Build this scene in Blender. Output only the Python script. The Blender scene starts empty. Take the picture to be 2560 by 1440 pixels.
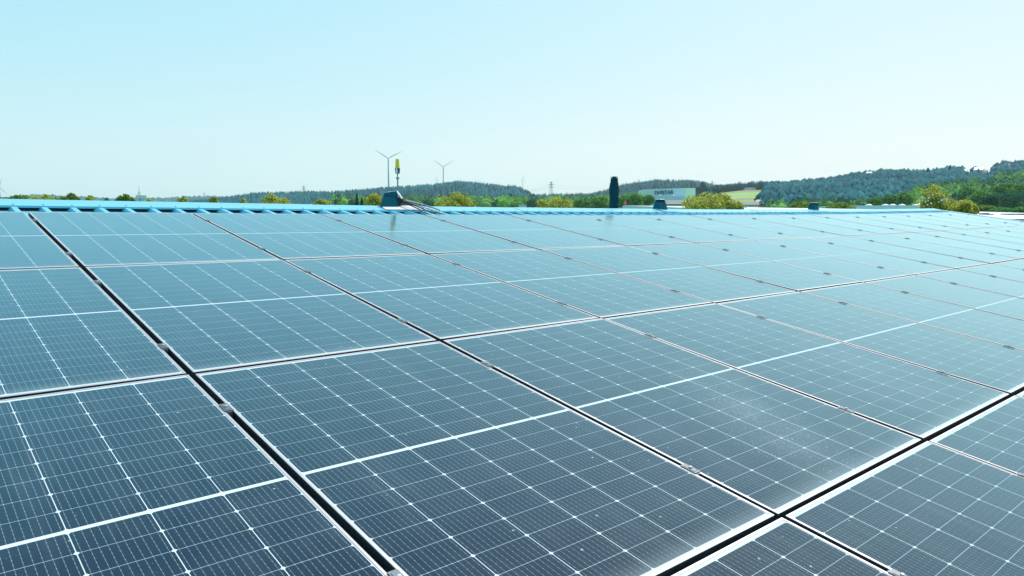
import bpy, bmesh, math, random
import numpy as np
from mathutils import Vector, Matrix

R = math.radians
scene = bpy.context.scene
col = scene.collection
rng = np.random.default_rng(7)
random.seed(7)

# ------------------------------------------------------------------ camera
F = 1848.85                       # focal length in photograph pixels (2560 wide)
GZ = 8.0                          # height of the roof origin above the ground
CAM = Vector((-2.058, -2.867, 0.593 + GZ))
RIGHT = Vector((0.75199, -0.65917, 0.0))
DOWN = Vector((-0.06342, -0.07235, -0.99536))
FWD = Vector((0.65611, 0.74850, -0.09622))
cam_data = bpy.data.cameras.new('camera')
cam = bpy.data.objects.new('camera', cam_data)
col.objects.link(cam)
m = Matrix.Identity(4)
for i in range(3):
    m[i][0] = RIGHT[i]; m[i][1] = -DOWN[i]; m[i][2] = -FWD[i]; m[i][3] = CAM[i]
cam.matrix_world = m
cam_data.sensor_width = 36.0
cam_data.lens = F / 2560.0 * 36.0
cam_data.clip_start = 0.05
cam_data.clip_end = 30000
scene.camera = cam

# ------------------------------------------------------------------ sky, sun, exposure
EXPOSURE = 0.2
SUN_AZ, SUN_EL = R(80), R(56)     # azimuth measured from +Y towards +X
world = bpy.data.worlds.new('World')
scene.world = world
world.use_nodes = True
wt = world.node_tree
wt.nodes.clear()
sky = wt.nodes.new('ShaderNodeTexSky')
sky.sky_type = 'NISHITA'
sky.sun_disc = False
sky.sun_elevation = SUN_EL
sky.sun_rotation = SUN_AZ
sky.air_density = 1.0
sky.dust_density = 1.3
sky.ozone_density = 1.0
# soft, pale summer sky: the Nishita colours with their range compressed per channel
sepc = wt.nodes.new('ShaderNodeSeparateColor'); comb = wt.nodes.new('ShaderNodeCombineColor')
wt.links.new(sky.outputs[0], sepc.inputs[0])
for ch_, (A_, G_) in enumerate(((0.230, 0.76), (0.572, 0.280), (0.800, 0.115))):
    pw = wt.nodes.new('ShaderNodeMath'); pw.operation = 'POWER'; pw.inputs[1].default_value = G_
    ml = wt.nodes.new('ShaderNodeMath'); ml.operation = 'MULTIPLY'; ml.inputs[1].default_value = A_ * 10 / 2 ** EXPOSURE
    wt.links.new(sepc.outputs[ch_], pw.inputs[0]); wt.links.new(pw.outputs[0], ml.inputs[0]); wt.links.new(ml.outputs[0], comb.inputs[ch_])
bg = wt.nodes.new('ShaderNodeBackground'); bg.inputs[1].default_value = 0.1
wo = wt.nodes.new('ShaderNodeOutputWorld')
wt.links.new(comb.outputs[0], bg.inputs[0]); wt.links.new(bg.outputs[0], wo.inputs[0])

sd = bpy.data.lights.new('sun', 'SUN')
sd.energy = 3.6; sd.angle = R(0.5); sd.color = (1.0, 0.97, 0.9)
sun = bpy.data.objects.new('sun', sd)
col.objects.link(sun)
sdir = Vector((math.cos(SUN_EL) * math.sin(SUN_AZ), math.cos(SUN_EL) * math.cos(SUN_AZ), math.sin(SUN_EL)))
sun.rotation_euler = sdir.to_track_quat('Z', 'Y').to_euler()
sun.location = (20, 10, 60)

scene.view_settings.view_transform = 'Standard'
scene.view_settings.look = 'None'
scene.view_settings.exposure = EXPOSURE
scene.view_settings.gamma = 1.0
scene.cycles.max_bounces = 6
scene.cycles.transparent_max_bounces = 6
scene.cycles.volume_bounces = 1
scene.cycles.caustics_reflective = False
scene.cycles.caustics_refractive = False
scene.cycles.sample_clamp_indirect = 4.0

# ------------------------------------------------------------------ placing helpers
def pix_dir(px, py):
    return RIGHT * ((px - 1280) / F) + DOWN * ((py - 720) / F) + FWD

def at(px, py, r):
    """point seen at photograph pixel (px, py), r metres away measured on the ground"""
    d = pix_dir(px, py)
    return CAM + d * (r / math.hypot(d.x, d.y))

def z_at(px, py, r):
    return at(px, py, r).z

U = Vector((1, 0, 0)); V = Vector((0, -0.98432, -0.17638)); N = Vector((0, -0.17638, 0.98432))
ORG = Vector((0, 0, GZ))

def warp(u, v):
    return 0.000523 * u * u - 0.000423 * v * v + 0.001317 * u * v

def RP(u, v, h=0.0):
    """point on the near roof slope: u along the ridge, v down the slope, h above the panels"""
    return ORG + U * u + V * v + N * (h + warp(u, v))

# ------------------------------------------------------------------ object helpers
def tag(o, label=None, cat=None, group=None, kind=None):
    if label: o['label'] = label
    if cat: o['category'] = cat
    if group: o['group'] = group
    if kind: o['kind'] = kind
    return o

def empty(name, loc):
    o = bpy.data.objects.new(name, None); col.objects.link(o); o.location = loc
    o.empty_display_size = 0.2
    return o

class MB:
    """collects simple shapes and links them as one mesh object"""
    def __init__(s):
        s.v = []; s.f = []; s.mi = []
    def quad(s, a, b, c, d, mi=0):
        n = len(s.v); s.v += [tuple(a), tuple(b), tuple(c), tuple(d)]; s.f.append((n, n + 1, n + 2, n + 3)); s.mi.append(mi)
    def poly(s, pts, mi=0):
        n = len(s.v); s.v += [tuple(p) for p in pts]; s.f.append(tuple(range(n, n + len(pts)))); s.mi.append(mi)
    def box(s, x0, x1, y0, y1, z0, z1, tf=None, mi=0):
        c = [Vector((x, y, z)) for z in (z0, z1) for y in (y0, y1) for x in (x0, x1)]
        if tf: c = [tf(p) for p in c]
        n = len(s.v); s.v += [tuple(p) for p in c]
        for f in ((0, 2, 3, 1), (4, 5, 7, 6), (0, 1, 5, 4), (2, 6, 7, 3), (0, 4, 6, 2), (1, 3, 7, 5)):
            s.f.append(tuple(n + i for i in f)); s.mi.append(mi)
    def frustum(s, z0, w0, d0, z1, w1, d1, off=(0, 0), tf=None, mi=0):
        c = []
        for z, w, d, o in ((z0, w0, d0, (0, 0)), (z1, w1, d1, off)):
            for y in (-d / 2, d / 2):
                for x in (-w / 2, w / 2): c.append(Vector((x + o[0], y + o[1], z)))
        if tf: c = [tf(p) for p in c]
        n = len(s.v); s.v += [tuple(p) for p in c]
        for f in ((0, 2, 3, 1), (4, 5, 7, 6), (0, 1, 5, 4), (2, 6, 7, 3), (0, 4, 6, 2), (1, 3, 7, 5)):
            s.f.append(tuple(n + i for i in f)); s.mi.append(mi)
    def lathe(s, prof, n=16, tf=None, mi=0, cap=True):
        b = len(s.v)
        for r, z in prof:
            for k in range(n):
                a = 2 * math.pi * k / n; p = Vector((r * math.cos(a), r * math.sin(a), z))
                s.v.append(tuple(tf(p) if tf else p))
        for i in range(len(prof) - 1):
            for k in range(n):
                s.f.append((b + i * n + k, b + i * n + (k + 1) % n, b + (i + 1) * n + (k + 1) % n, b + (i + 1) * n + k)); s.mi.append(mi)
        if cap:
            s.f.append(tuple(b + k for k in reversed(range(n)))); s.mi.append(mi)
            s.f.append(tuple(b + (len(prof) - 1) * n + k for k in range(n))); s.mi.append(mi)
    def tube(s, pts, r, n=6, r1=None, mi=0):
        b = len(s.v); pts = [Vector(p) for p in pts]; L = len(pts)
        for i, p in enumerate(pts):
            t = (pts[min(i + 1, L - 1)] - pts[max(i - 1, 0)]).normalized()
            a = t.cross(Vector((0, 0, 1)));
            if a.length < 1e-3: a = t.cross(Vector((1, 0, 0)))
            a.normalize(); c = t.cross(a)
            rr = r if r1 is None else r + (r1 - r) * i / max(1, L - 1)
            for k in range(n):
                q = 2 * math.pi * k / n; s.v.append(tuple(p + (a * math.cos(q) + c * math.sin(q)) * rr))
        for i in range(L - 1):
            for k in range(n):
                s.f.append((b + i * n + k, b + i * n + (k + 1) % n, b + (i + 1) * n + (k + 1) % n, b + (i + 1) * n + k)); s.mi.append(mi)
        s.f.append(tuple(b + k for k in reversed(range(n)))); s.mi.append(mi)
        s.f.append(tuple(b + (L - 1) * n + k for k in range(n))); s.mi.append(mi)
    def build(s, name, mats, parent=None, smooth=False):
        me = bpy.data.meshes.new(name); me.from_pydata(s.v, [], s.f); me.validate(); me.update()
        if not isinstance(mats, (list, tuple)): mats = [mats]
        for mm in mats: me.materials.append(mm)
        if len(mats) > 1 and len(me.polygons) == len(s.mi): me.polygons.foreach_set('material_index', s.mi)
        if smooth: me.polygons.foreach_set('use_smooth', [True] * len(me.polygons))
        o = bpy.data.objects.new(name, me); col.objects.link(o)
        if parent: o.parent = parent
        return o

def array_mesh(name, verts, faces_n, corners, mat, attr=None, parent=None, smooth=False):
    """fast mesh from numpy arrays; all faces have faces_n corners"""
    me = bpy.data.meshes.new(name)
    nv = len(verts); nf = len(corners) // faces_n
    me.vertices.add(nv); me.vertices.foreach_set('co', np.asarray(verts, dtype=np.float32).ravel())
    me.loops.add(len(corners)); me.loops.foreach_set('vertex_index', np.asarray(corners, dtype=np.int32))
    me.polygons.add(nf); me.polygons.foreach_set('loop_start', np.arange(0, nf * faces_n, faces_n, dtype=np.int32))
    me.polygons.foreach_set('loop_total', np.full(nf, faces_n, dtype=np.int32))
    if smooth: me.polygons.foreach_set('use_smooth', np.ones(nf, dtype=bool))
    if attr is not None:
        a = me.attributes.new('vary', 'FLOAT', 'POINT'); a.data.foreach_set('value', np.asarray(attr, dtype=np.float32))
    me.update(calc_edges=True); me.materials.append(mat)
    o = bpy.data.objects.new(name, me); col.objects.link(o)
    if parent: o.parent = parent
    return o

# ------------------------------------------------------------------ materials
def new_mat(name):
    mt = bpy.data.materials.new(name); mt.use_nodes = True
    return mt, mt.node_tree, mt.node_tree.nodes['Principled BSDF']

def simple(name, c, rough=0.5, metal=0.0, noise=0.12, nscale=8.0, spec=0.5, bump=0.0):
    mt, t, b = new_mat(name)
    tc = t.nodes.new('ShaderNodeTexCoord'); nz = t.nodes.new('ShaderNodeTexNoise'); nz.inputs['Scale'].default_value = nscale
    nz.inputs['Detail'].default_value = 6
    t.links.new(tc.outputs['Object'], nz.inputs['Vector'])
    mx = t.nodes.new('ShaderNodeMix'); mx.data_type = 'RGBA'
    mx.inputs[6].default_value = tuple(x * (1 - noise) for x in c) + (1,)
    mx.inputs[7].default_value = tuple(min(1, x * (1 + noise)) for x in c) + (1,)
    t.links.new(nz.outputs['Fac'], mx.inputs[0]); t.links.new(mx.outputs[2], b.inputs['Base Color'])
    b.inputs['Roughness'].default_value = rough; b.inputs['Metallic'].default_value = metal
    b.inputs['Specular IOR Level'].default_value = spec
    if bump:
        bp = t.nodes.new('ShaderNodeBump'); bp.inputs['Strength'].default_value = bump; bp.inputs['Distance'].default_value = 0.02
        t.links.new(nz.outputs['Fac'], bp.inputs['Height']); t.links.new(bp.outputs[0], b.inputs['Normal'])
    return mt

def foliage(name, dark, light, transl=0.35, rough=0.8, spec=0.04, hue_attr=True):
    mt, t, b = new_mat(name)
    out = t.nodes['Material Output']
    at_ = t.nodes.new('ShaderNodeAttribute'); at_.attribute_name = 'vary'
    rp = t.nodes.new('ShaderNodeValToRGB'); e = rp.color_ramp.elements
    e[0].color = tuple(dark) + (1,); e[1].color = tuple(light) + (1,)
    t.links.new(at_.outputs['Fac'], rp.inputs[0]); t.links.new(rp.outputs[0], b.inputs['Base Color'])
    b.inputs['Roughness'].default_value = rough; b.inputs['Specular IOR Level'].default_value = spec
    if transl:
        tr = t.nodes.new('ShaderNodeBsdfTranslucent'); t.links.new(rp.outputs[0], tr.inputs[0])
        ms = t.nodes.new('ShaderNodeMixShader'); ms.inputs[0].default_value = transl
        t.links.new(b.outputs[0], ms.inputs[1]); t.links.new(tr.outputs[0], ms.inputs[2]); t.links.new(ms.outputs[0], out.inputs[0])
    return mt

PW, PL, GAP = 1.132, 1.761, 0.022          # panel width, length, gap
FRM = 0.009                                # visible width of the frame lip

def panel_glass():
    mt, t, b = new_mat('solar cells under glass')
    N_ = t.nodes.new; L_ = t.links.new
    tc = N_('ShaderNodeTexCoord'); sp = N_('ShaderNodeSeparateXYZ'); L_(tc.outputs['Object'], sp.inputs[0])
    def M(op, a, b_=None, c_=None):
        n = N_('ShaderNodeMath'); n.operation = op
        for i, x in enumerate((a, b_, c_)):
            if x is None: continue
            if isinstance(x, (int, float)): n.inputs[i].default_value = x
            else: L_(x, n.inputs[i])
        return n.outputs[0]
    x, y = sp.outputs[0], sp.outputs[1]
    cw, gx, ch, gy, mid = 0.1825, 0.0023, 0.0933, 0.0014, 0.015
    px_, py_ = cw + gx, ch + gy
    # column coordinate
    xs = M('ADD', x, 3 * px_)
    fx = M('PINGPONG', xs, px_ / 2)                    # distance to the nearest column line
    inx = M('GREATER_THAN', fx, gx / 2)
    inx = M('MULTIPLY', inx, M('LESS_THAN', M('ABSOLUTE', x), 3 * px_ - gx / 2))
    # row coordinate, mirrored about the white middle strip
    ya = M('SUBTRACT', M('ABSOLUTE', y), mid / 2 - gy / 2)
    fy = M('PINGPONG', ya, py_ / 2)
    iny = M('MULTIPLY', M('GREATER_THAN', fy, gy / 2), M('MULTIPLY', M('GREATER_THAN', ya, gy / 2), M('LESS_THAN', ya, 9 * py_ - gy / 2)))
    # chamfered cell corners
    cor = M('GREATER_THAN', M('ADD', fx, fy), 0.0075)
    cell = M('MULTIPLY', M('MULTIPLY', inx, iny), cor)
    # bus bars, ten to a cell, running down the slope
    bb = M('PINGPONG', M('SUBTRACT', M('MODULO', xs, px_), gx / 2 + cw / 20), cw / 20)
    bar = M('LESS_THAN', bb, 0.00075)
    # little solder pads along the bus bars
    pad = M('MULTIPLY', M('LESS_THAN', M('PINGPONG', ya, py_ / 10), 0.0010), M('LESS_THAN', bb, 0.0010))
    bars = M('MULTIPLY', M('MAXIMUM', M('MULTIPLY', bar, 0.22), M('MULTIPLY', pad, 0.7)), cell)
    # bright ribbon ends in the row gaps of every other cell
    # cell tint variation
    cx = M('FLOOR', M('DIVIDE', xs, px_)); cy = M('FLOOR', M('DIVIDE', M('ADD', y, 1.0), py_))
    oi = N_('ShaderNodeObjectInfo')
    cmb = N_('ShaderNodeCombineXYZ'); L_(cx, cmb.inputs[0]); L_(cy, cmb.inputs[1]); L_(M('MULTIPLY', oi.outputs['Random'], 50), cmb.inputs[2])
    wn = N_('ShaderNodeTexWhiteNoise'); L_(cmb.outputs[0], wn.inputs[0])
    cellc = N_('ShaderNodeMix'); cellc.data_type = 'RGBA'
    cellc.inputs[6].default_value = (0.005, 0.009, 0.028, 1); cellc.inputs[7].default_value = (0.010, 0.017, 0.041, 1)
    L_(M('ADD', M('MULTIPLY', wn.outputs['Value'], 0.6), M('MULTIPLY', oi.outputs['Random'], 0.4)), cellc.inputs[0])
    # between the rows only a dim slit shows, crossed in places by bright ribbons
    rowgap = M('MULTIPLY', M('MULTIPLY', inx, M('LESS_THAN', fy, gy / 2)), M('MULTIPLY', M('GREATER_THAN', ya, gy), M('LESS_THAN', ya, 9 * py_ - gy)))
    cy2 = M('FLOOR', M('DIVIDE', M('ADD', y, 1.0 + py_ / 2), py_)); cmr = N_('ShaderNodeCombineXYZ'); L_(cx, cmr.inputs[0]); L_(cy2, cmr.inputs[1]); L_(M('MULTIPLY', oi.outputs['Random'], 91), cmr.inputs[2])
    wr = N_('ShaderNodeTexWhiteNoise'); L_(cmr.outputs[0], wr.inputs[0])
    ribbon = M('MULTIPLY', M('LESS_THAN', bb, 0.0022), M('GREATER_THAN', wr.outputs['Value'], 0.45))
    dim = M('MULTIPLY', rowgap, M('SUBTRACT', 1.0, ribbon))
    m0 = N_('ShaderNodeMix'); m0.data_type = 'RGBA'; m0.inputs[6].default_value = (0.66, 0.69, 0.71, 1); m0.inputs[7].default_value = (0.36, 0.46, 0.52, 1)
    L_(dim, m0.inputs[0])
    m1 = N_('ShaderNodeMix'); m1.data_type = 'RGBA'; L_(m0.outputs[2], m1.inputs[6])
    L_(cell, m1.inputs[0]); L_(cellc.outputs[2], m1.inputs[7])
    m2 = N_('ShaderNodeMix'); m2.data_type = 'RGBA'; m2.inputs[7].default_value = (0.42, 0.60, 0.68, 1)
    L_(bars, m2.inputs[0]); L_(m1.outputs[2], m2.inputs[6])
    # dust: a thin film, denser along the lower frame edge, plus scattered specks
    cm2 = N_('ShaderNodeCombineXYZ'); L_(x, cm2.inputs[0]); L_(y, cm2.inputs[1]); L_(M('MULTIPLY', oi.outputs['Random'], 37), cm2.inputs[2])
    nz = N_('ShaderNodeTexNoise'); nz.inputs['Scale'].default_value = 5; nz.inputs['Detail'].default_value = 8; L_(cm2.outputs[0], nz.inputs['Vector'])
    edge = N_('ShaderNodeMapRange'); L_(y, edge.inputs[0]); edge.inputs[1].default_value = -PL / 2 + 0.10; edge.inputs[2].default_value = -PL / 2 + 0.01
    edge.inputs[3].default_value = 0.0; edge.inputs[4].default_value = 1.0
    e2 = M('POWER', edge.outputs[0], 2.0)
    mpp = N_('ShaderNodeMapping'); mpp.inputs['Scale'].default_value = (14, 1.6, 1); L_(cm2.outputs[0], mpp.inputs[0])
    nst = N_('ShaderNodeTexNoise'); nst.inputs['Scale'].default_value = 1.5; nst.inputs['Detail'].default_value = 5; L_(mpp.outputs[0], nst.inputs['Vector'])
    streak = M('MULTIPLY', M('MAXIMUM', M('SUBTRACT', nst.outputs['Fac'], 0.52), 0.0), 0.14)
    film = M('ADD', M('ADD', M('MULTIPLY', M('POWER', nz.outputs['Fac'], 2.0), 0.045), streak), M('MULTIPLY', e2, 0.28))
    vo = N_('ShaderNodeTexVoronoi'); vo.inputs['Scale'].default_value = 30; L_(cm2.outputs[0], vo.inputs['Vector'])
    sel = N_('ShaderNodeSeparateColor'); L_(vo.outputs['Color'], sel.inputs[0])
    speck = M('MULTIPLY', M('LESS_THAN', vo.outputs['Distance'], M('MULTIPLY', sel.outputs[1], 0.13)), M('GREATER_THAN', sel.outputs[0], 0.86))
    vo2 = N_('ShaderNodeTexVoronoi'); vo2.inputs['Scale'].default_value = 110; L_(cm2.outputs[0], vo2.inputs['Vector'])
    sel2 = N_('ShaderNodeSeparateColor'); L_(vo2.outputs['Color'], sel2.inputs[0])
    sparkle = M('MULTIPLY', M('LESS_THAN', vo2.outputs['Distance'], 0.14), M('GREATER_THAN', sel2.outputs[0], 0.93))  # finer pale specks, painted in as sparkle on the glass
    # painted sun glint: a pale speckled stripe put into the glass colour
    dat = N_('ShaderNodeAttribute'); dat.attribute_type = 'OBJECT'; dat.attribute_name = 'glint'
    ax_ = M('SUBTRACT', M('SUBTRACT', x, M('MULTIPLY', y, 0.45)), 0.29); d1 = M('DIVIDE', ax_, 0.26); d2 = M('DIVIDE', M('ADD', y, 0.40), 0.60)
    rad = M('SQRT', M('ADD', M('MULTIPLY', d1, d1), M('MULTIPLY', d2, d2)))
    glint_stripe = M('MULTIPLY', M('MULTIPLY', M('MAXIMUM', M('SUBTRACT', 1.15, rad), 0.0), M('ADD', nz.outputs['Fac'], 0.2)), dat.outputs['Fac'])
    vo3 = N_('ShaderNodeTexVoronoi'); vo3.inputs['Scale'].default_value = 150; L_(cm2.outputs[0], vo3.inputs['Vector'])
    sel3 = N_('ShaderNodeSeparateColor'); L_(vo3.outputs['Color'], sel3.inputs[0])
    glint_specks = M('MULTIPLY', M('LESS_THAN', sel3.outputs[0], M('MULTIPLY', glint_stripe, 0.5)), M('LESS_THAN', vo3.outputs['Distance'], 0.35))
    film = M('ADD', M('ADD', film, M('MULTIPLY', glint_stripe, 0.12)), M('MULTIPLY', glint_specks, 0.34))  # painted glint laid over the real film
    dust_glint = M('MAXIMUM', M('ADD', film, M('MULTIPLY', sparkle, 0.22)), M('MULTIPLY', speck, 0.6))
    m3 = N_('ShaderNodeMix'); m3.data_type = 'RGBA'; m3.inputs[7].default_value = (0.52, 0.55, 0.56, 1)
    L_(dust_glint, m3.inputs[0]); L_(m2.outputs[2], m3.inputs[6])
    L_(m3.outputs[2], b.inputs['Base Color'])
    rg = N_('ShaderNodeMapRange'); L_(nz.outputs['Fac'], rg.inputs[0]); rg.inputs[1].default_value = 0.3; rg.inputs[2].default_value = 0.7
    rg.inputs[3].default_value = 0.12; rg.inputs[4].default_value = 0.145
    # textured solar glass: the reflection grows steadily towards grazing view
    b.inputs['Roughness'].default_value = 0.5; b.inputs['Specular IOR Level'].default_value = 0.0
    gls = N_('ShaderNodeBsdfGlossy'); L_(rg.outputs[0], gls.inputs['Roughness']); gls.inputs['Color'].default_value = (0.69, 0.95, 1.0, 1)
    lw = N_('ShaderNodeLayerWeight'); lw.inputs[0].default_value = 0.5
    fac = M('MINIMUM', 1.0, M('ADD', M('MULTIPLY', M('POWER', lw.outputs['Facing'], 3.6), 1.22), 0.008))
    ms = N_('ShaderNodeMixShader'); L_(fac, ms.inputs[0]); L_(b.outputs[0], ms.inputs[1]); L_(gls.outputs[0], ms.inputs[2])
    L_(ms.outputs[0], t.nodes['Material Output'].inputs[0])
    return mt

M_GLASS = panel_glass()
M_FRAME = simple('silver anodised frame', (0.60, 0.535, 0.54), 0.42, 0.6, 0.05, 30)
M_FSHADE = simple('frame flank darkened as shade', (0.03, 0.035, 0.04), 0.6, 0.0)  # near-black colour stands in for the shade inside the panel gaps
M_CLAMP = simple('dark aluminium clamp', (0.17, 0.19, 0.21), 0.5, 0.6, 0.1, 30)
M_BOLT = simple('bright steel bolt', (0.85, 0.82, 0.85), 0.25, 0.9, 0.05, 40)
M_RAIL = simple('weathered aluminium rail', (0.12, 0.13, 0.14), 0.55, 0.4, 0.1, 20)
M_ROOF = simple('coated roof sheet', (0.15, 0.50, 0.64), 0.38, 0.0, 0.06, 3)
M_CAP = simple('coated ridge flashing', (0.17, 0.49, 0.62), 0.34, 0.0, 0.05, 2)
M_DARKBLUE = simple('dark blue cavity shade', (0.006, 0.035, 0.055), 0.8)
M_SCREW = simple('screw head', (0.10, 0.24, 0.30), 0.5, 0.3)
M_WALL = simple('cladding wall', (0.45, 0.48, 0.50), 0.6)
M_VENT = simple('dark teal plastic hood', (0.004, 0.105, 0.145), 0.6, 0.0, 0.15, 12, 0.12)
M_VENTD = simple('vent slot', (0.008, 0.03, 0.04), 0.7)
M_LEAD = simple('pale flashing apron', (0.72, 0.68, 0.70), 0.5)
M_CHIM = simple('black green flue pipe', (0.003, 0.045, 0.060), 0.6, 0.0, 0.2, 20, 0.12)
M_STEEL = simple('grey steel', (0.22, 0.27, 0.30), 0.45, 0.5)
M_YEL = simple('yellow plastic', (0.80, 0.58, 0.02), 0.4)
M_WHITE = simple('white plastic', (0.80, 0.80, 0.82), 0.4)
M_DARK = simple('dark plastic', (0.03, 0.06, 0.08), 0.4)
M_CABLE = simple('black cable sheath', (0.015, 0.02, 0.03), 0.45)
M_TRAY = simple('galvanised wire', (0.45, 0.50, 0.54), 0.35, 0.8)
M_TURB = simple('turbine paint', (0.28, 0.37, 0.42), 0.45)
M_PYLON = simple('pylon steel', (0.30, 0.36, 0.40), 0.5, 0.3)
M_HALL = simple('pale blue cladding', (0.62, 0.76, 0.83), 0.5, 0, 0.04, 0.2)
M_HALL2 = simple('light blue cladding', (0.46, 0.72, 0.84), 0.5, 0, 0.04, 0.2)
M_LETTER = simple('dark navy lettering', (0.02, 0.07, 0.10), 0.5)
M_PALEROOF = simple('pale metal roof', (0.66, 0.78, 0.84), 0.35, 0, 0.05, 0.5)
M_PINKROOF = simple('pale pinkish gravel roof', (0.80, 0.72, 0.72), 0.8, 0, 0.08, 2)
M_SKYL = simple('dark skylight kerb', (0.16, 0.13, 0.17), 0.6)
M_WHITEWALL = simple('white render', (0.80, 0.78, 0.75), 0.8)
M_TILE = simple('brown roof tiles', (0.30, 0.20, 0.17), 0.8)
M_TILEG = simple('grey brown roof tiles', (0.25, 0.22, 0.23), 0.8)
M_ORANGE = simple('orange brick', (0.55, 0.30, 0.18), 0.8)
M_RED = simple('red sign paint', (0.55, 0.05, 0.08), 0.5)
M_BARK = simple('bark', (0.07, 0.05, 0.035), 0.9)
M_WIN = simple('dark window', (0.03, 0.05, 0.07), 0.15)

M_CONIFER = foliage('dark conifer forest', (0.006, 0.058, 0.085), (0.034, 0.170, 0.190), 0.0)
M_BROAD = foliage('broadleaf woodland', (0.012, 0.085, 0.080), (0.30, 0.56, 0.100), 0.25)
M_LEAF = foliage('sunlit yellow green leaves', (0.06, 0.15, 0.030), (0.80, 0.76, 0.170), 0.5)
M_LEAFG = foliage('mid green leaves', (0.05, 0.14, 0.040), (0.32, 0.42, 0.07), 0.45)
M_LEAFD = foliage('deep green leaves', (0.015, 0.085, 0.065), (0.09, 0.24, 0.13), 0.35)

# ------------------------------------------------------------------ terrain
def px_of(p):
    d = p - CAM
    f = d.dot(FWD)
    return 1280 + F * d.dot(RIGHT) / f if f > 1e-3 else (9999 if d.dot(RIGHT) > 0 else -9999)

# crests given as photograph columns -> row of the ground line on the crest
HILLS = [
    # r0 (crest distance), rise width, tail, [(px, py of the ground at the crest)]
    (4200, 900, 1500, [(-900, 541), (-300, 500), (0, 503), (110, 494), (150, 497), (300, 504), (420, 502), (470, 498), (540, 497), (600, 503), (900, 510), (1400, 500), (1900, 500), (2600, 520), (3000, 541)]),
    (1600, 480, 900, [(-900, 541), (200, 541), (430, 530), (560, 515), (640, 503), (760, 499), (850, 498), (950, 489), (1080, 480), (1150, 472), (1220, 478), (1290, 488), (1320, 500), (1350, 520), (1400, 541), (3000, 541)]),
    (1900, 500, 900, [(-900, 541), (1200, 541), (1290, 512), (1330, 506), (1400, 504), (1470, 503), (1500, 496), (1560, 478), (1640, 468), (1730, 470), (1790, 482), (1860, 486), (1960, 490), (2600, 500), (3000, 541)]),
    (1150, 700, 900, [(-900, 541), (1500, 541), (1700, 500), (1790, 483), (1850, 476), (1900, 474), (1960, 474), (2020, 468), (2080, 463), (2130, 452), (2200, 444), (2320, 447), (2370, 438), (2450, 444), (2500, 428), (2560, 430), (2700, 425), (3200, 430), (5000, 541)]),
]
def sstep(x):
    x = np.clip(x, 0, 1); return x * x * (3 - 2 * x)

def hash_noise(x, y, s):
    return (np.sin(x * s * 1.3 + 1.7 * np.sin(y * s * 0.9)) + np.sin(y * s * 1.1 + 1.3 * np.sin(x * s * 0.7 + 2))) * 0.5

def ground_z(X, Y):
    X = np.asarray(X, float); Y = np.asarray(Y, float)
    dx = X - CAM.x; dy = Y - CAM.y
    r = np.hypot(dx, dy) + 1e-6
    side = dx * RIGHT.x + dy * RIGHT.y
    fwd = (dx * FWD.x + dy * FWD.y) / math.hypot(FWD.x, FWD.y)
    ang = np.arctan2(side, fwd)
    px = 1280 + F * 1.0046 * np.tan(np.clip(ang, -1.25, 1.25))
    base = 13.0 * sstep((r - 150) / 600.0)
    z = base
    for r0, wd, tail, prof in HILLS:
        pp = np.interp(px, [a for a, _ in prof], [b for _, b in prof])
        # height of that pixel above the camera at r0
        tan_el = (541.0 - pp) / F * np.cos(ang)
        crest = np.maximum(0, CAM.z + tan_el * r0 - 13.0) * (tan_el > 0.0005)
        up = np.clip((r - (r0 - wd)) / wd, 0, 1)
        s = np.where(r < r0, up * (0.6 + 0.4 * up) if wd > 600 else sstep(up), 1 - 0.45 * sstep((r - r0) / tail))
        z = np.maximum(z, base + crest * s)
    z = z + hash_noise(X, Y, 0.01) * np.clip((r - 300) / 600, 0, 1) * 1.5
    behind = sstep((np.abs(ang) - 1.0) / 0.25)
    return z * (1 - behind) + base * behind

radii = np.concatenate([[0.0], np.linspace(20, 400, 20), np.linspace(430, 2400, 80), np.linspace(2500, 6500, 30), [8000, 10000]])
angs = np.concatenate([np.linspace(-1.0, 1.0, 260), np.linspace(1.0, 2 * math.pi - 1.0, 60)[1:-1]])
cam_az = math.atan2(FWD.x, FWD.y)
AA, RR = np.meshgrid(angs + cam_az, radii, indexing='ij')
GX = CAM.x + RR * np.sin(AA); GY = CAM.y + RR * np.cos(AA)
GZZ = ground_z(GX, GY)
na, nr = AA.shape
verts = np.stack([GX, GY, GZZ], -1).reshape(-1, 3)
ii, jj = np.meshgrid(np.arange(na), np.arange(nr - 1), indexing='ij')
i2 = (ii + 1) % na
corn = np.stack([ii * nr + jj, i2 * nr + jj, i2 * nr + jj + 1, ii * nr + jj + 1], -1).reshape(-1)

mg, t, b = new_mat('meadow ground')
tc = t.nodes.new('ShaderNodeTexCoord'); n1 = t.nodes.new('ShaderNodeTexNoise'); n1.inputs['Scale'].default_value = 0.012; n1.inputs['Detail'].default_value = 8
t.links.new(tc.outputs['Object'], n1.inputs['Vector'])
rp = t.nodes.new('ShaderNodeValToRGB'); rp.color_ramp.elements[0].color = (0.045, 0.11, 0.03, 1); rp.color_ramp.elements[1].color = (0.14, 0.24, 0.05, 1)
rp.color_ramp.elements[0].position = 0.35; rp.color_ramp.elements[1].position = 0.65
t.links.new(n1.outputs['Fac'], rp.inputs[0]); t.links.new(rp.outputs[0], b.inputs['Base Color']); b.inputs['Roughness'].default_value = 0.95
ground = array_mesh('ground', verts, 4, corn, mg, smooth=True)
tag(ground, kind='structure')

def gz(x, y):
    return float(ground_z(np.array([x]), np.array([y]))[0])

def ground_at(px, r):
    p = at(px, 541, r); return Vector((p.x, p.y, gz(p.x, p.y)))

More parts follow.
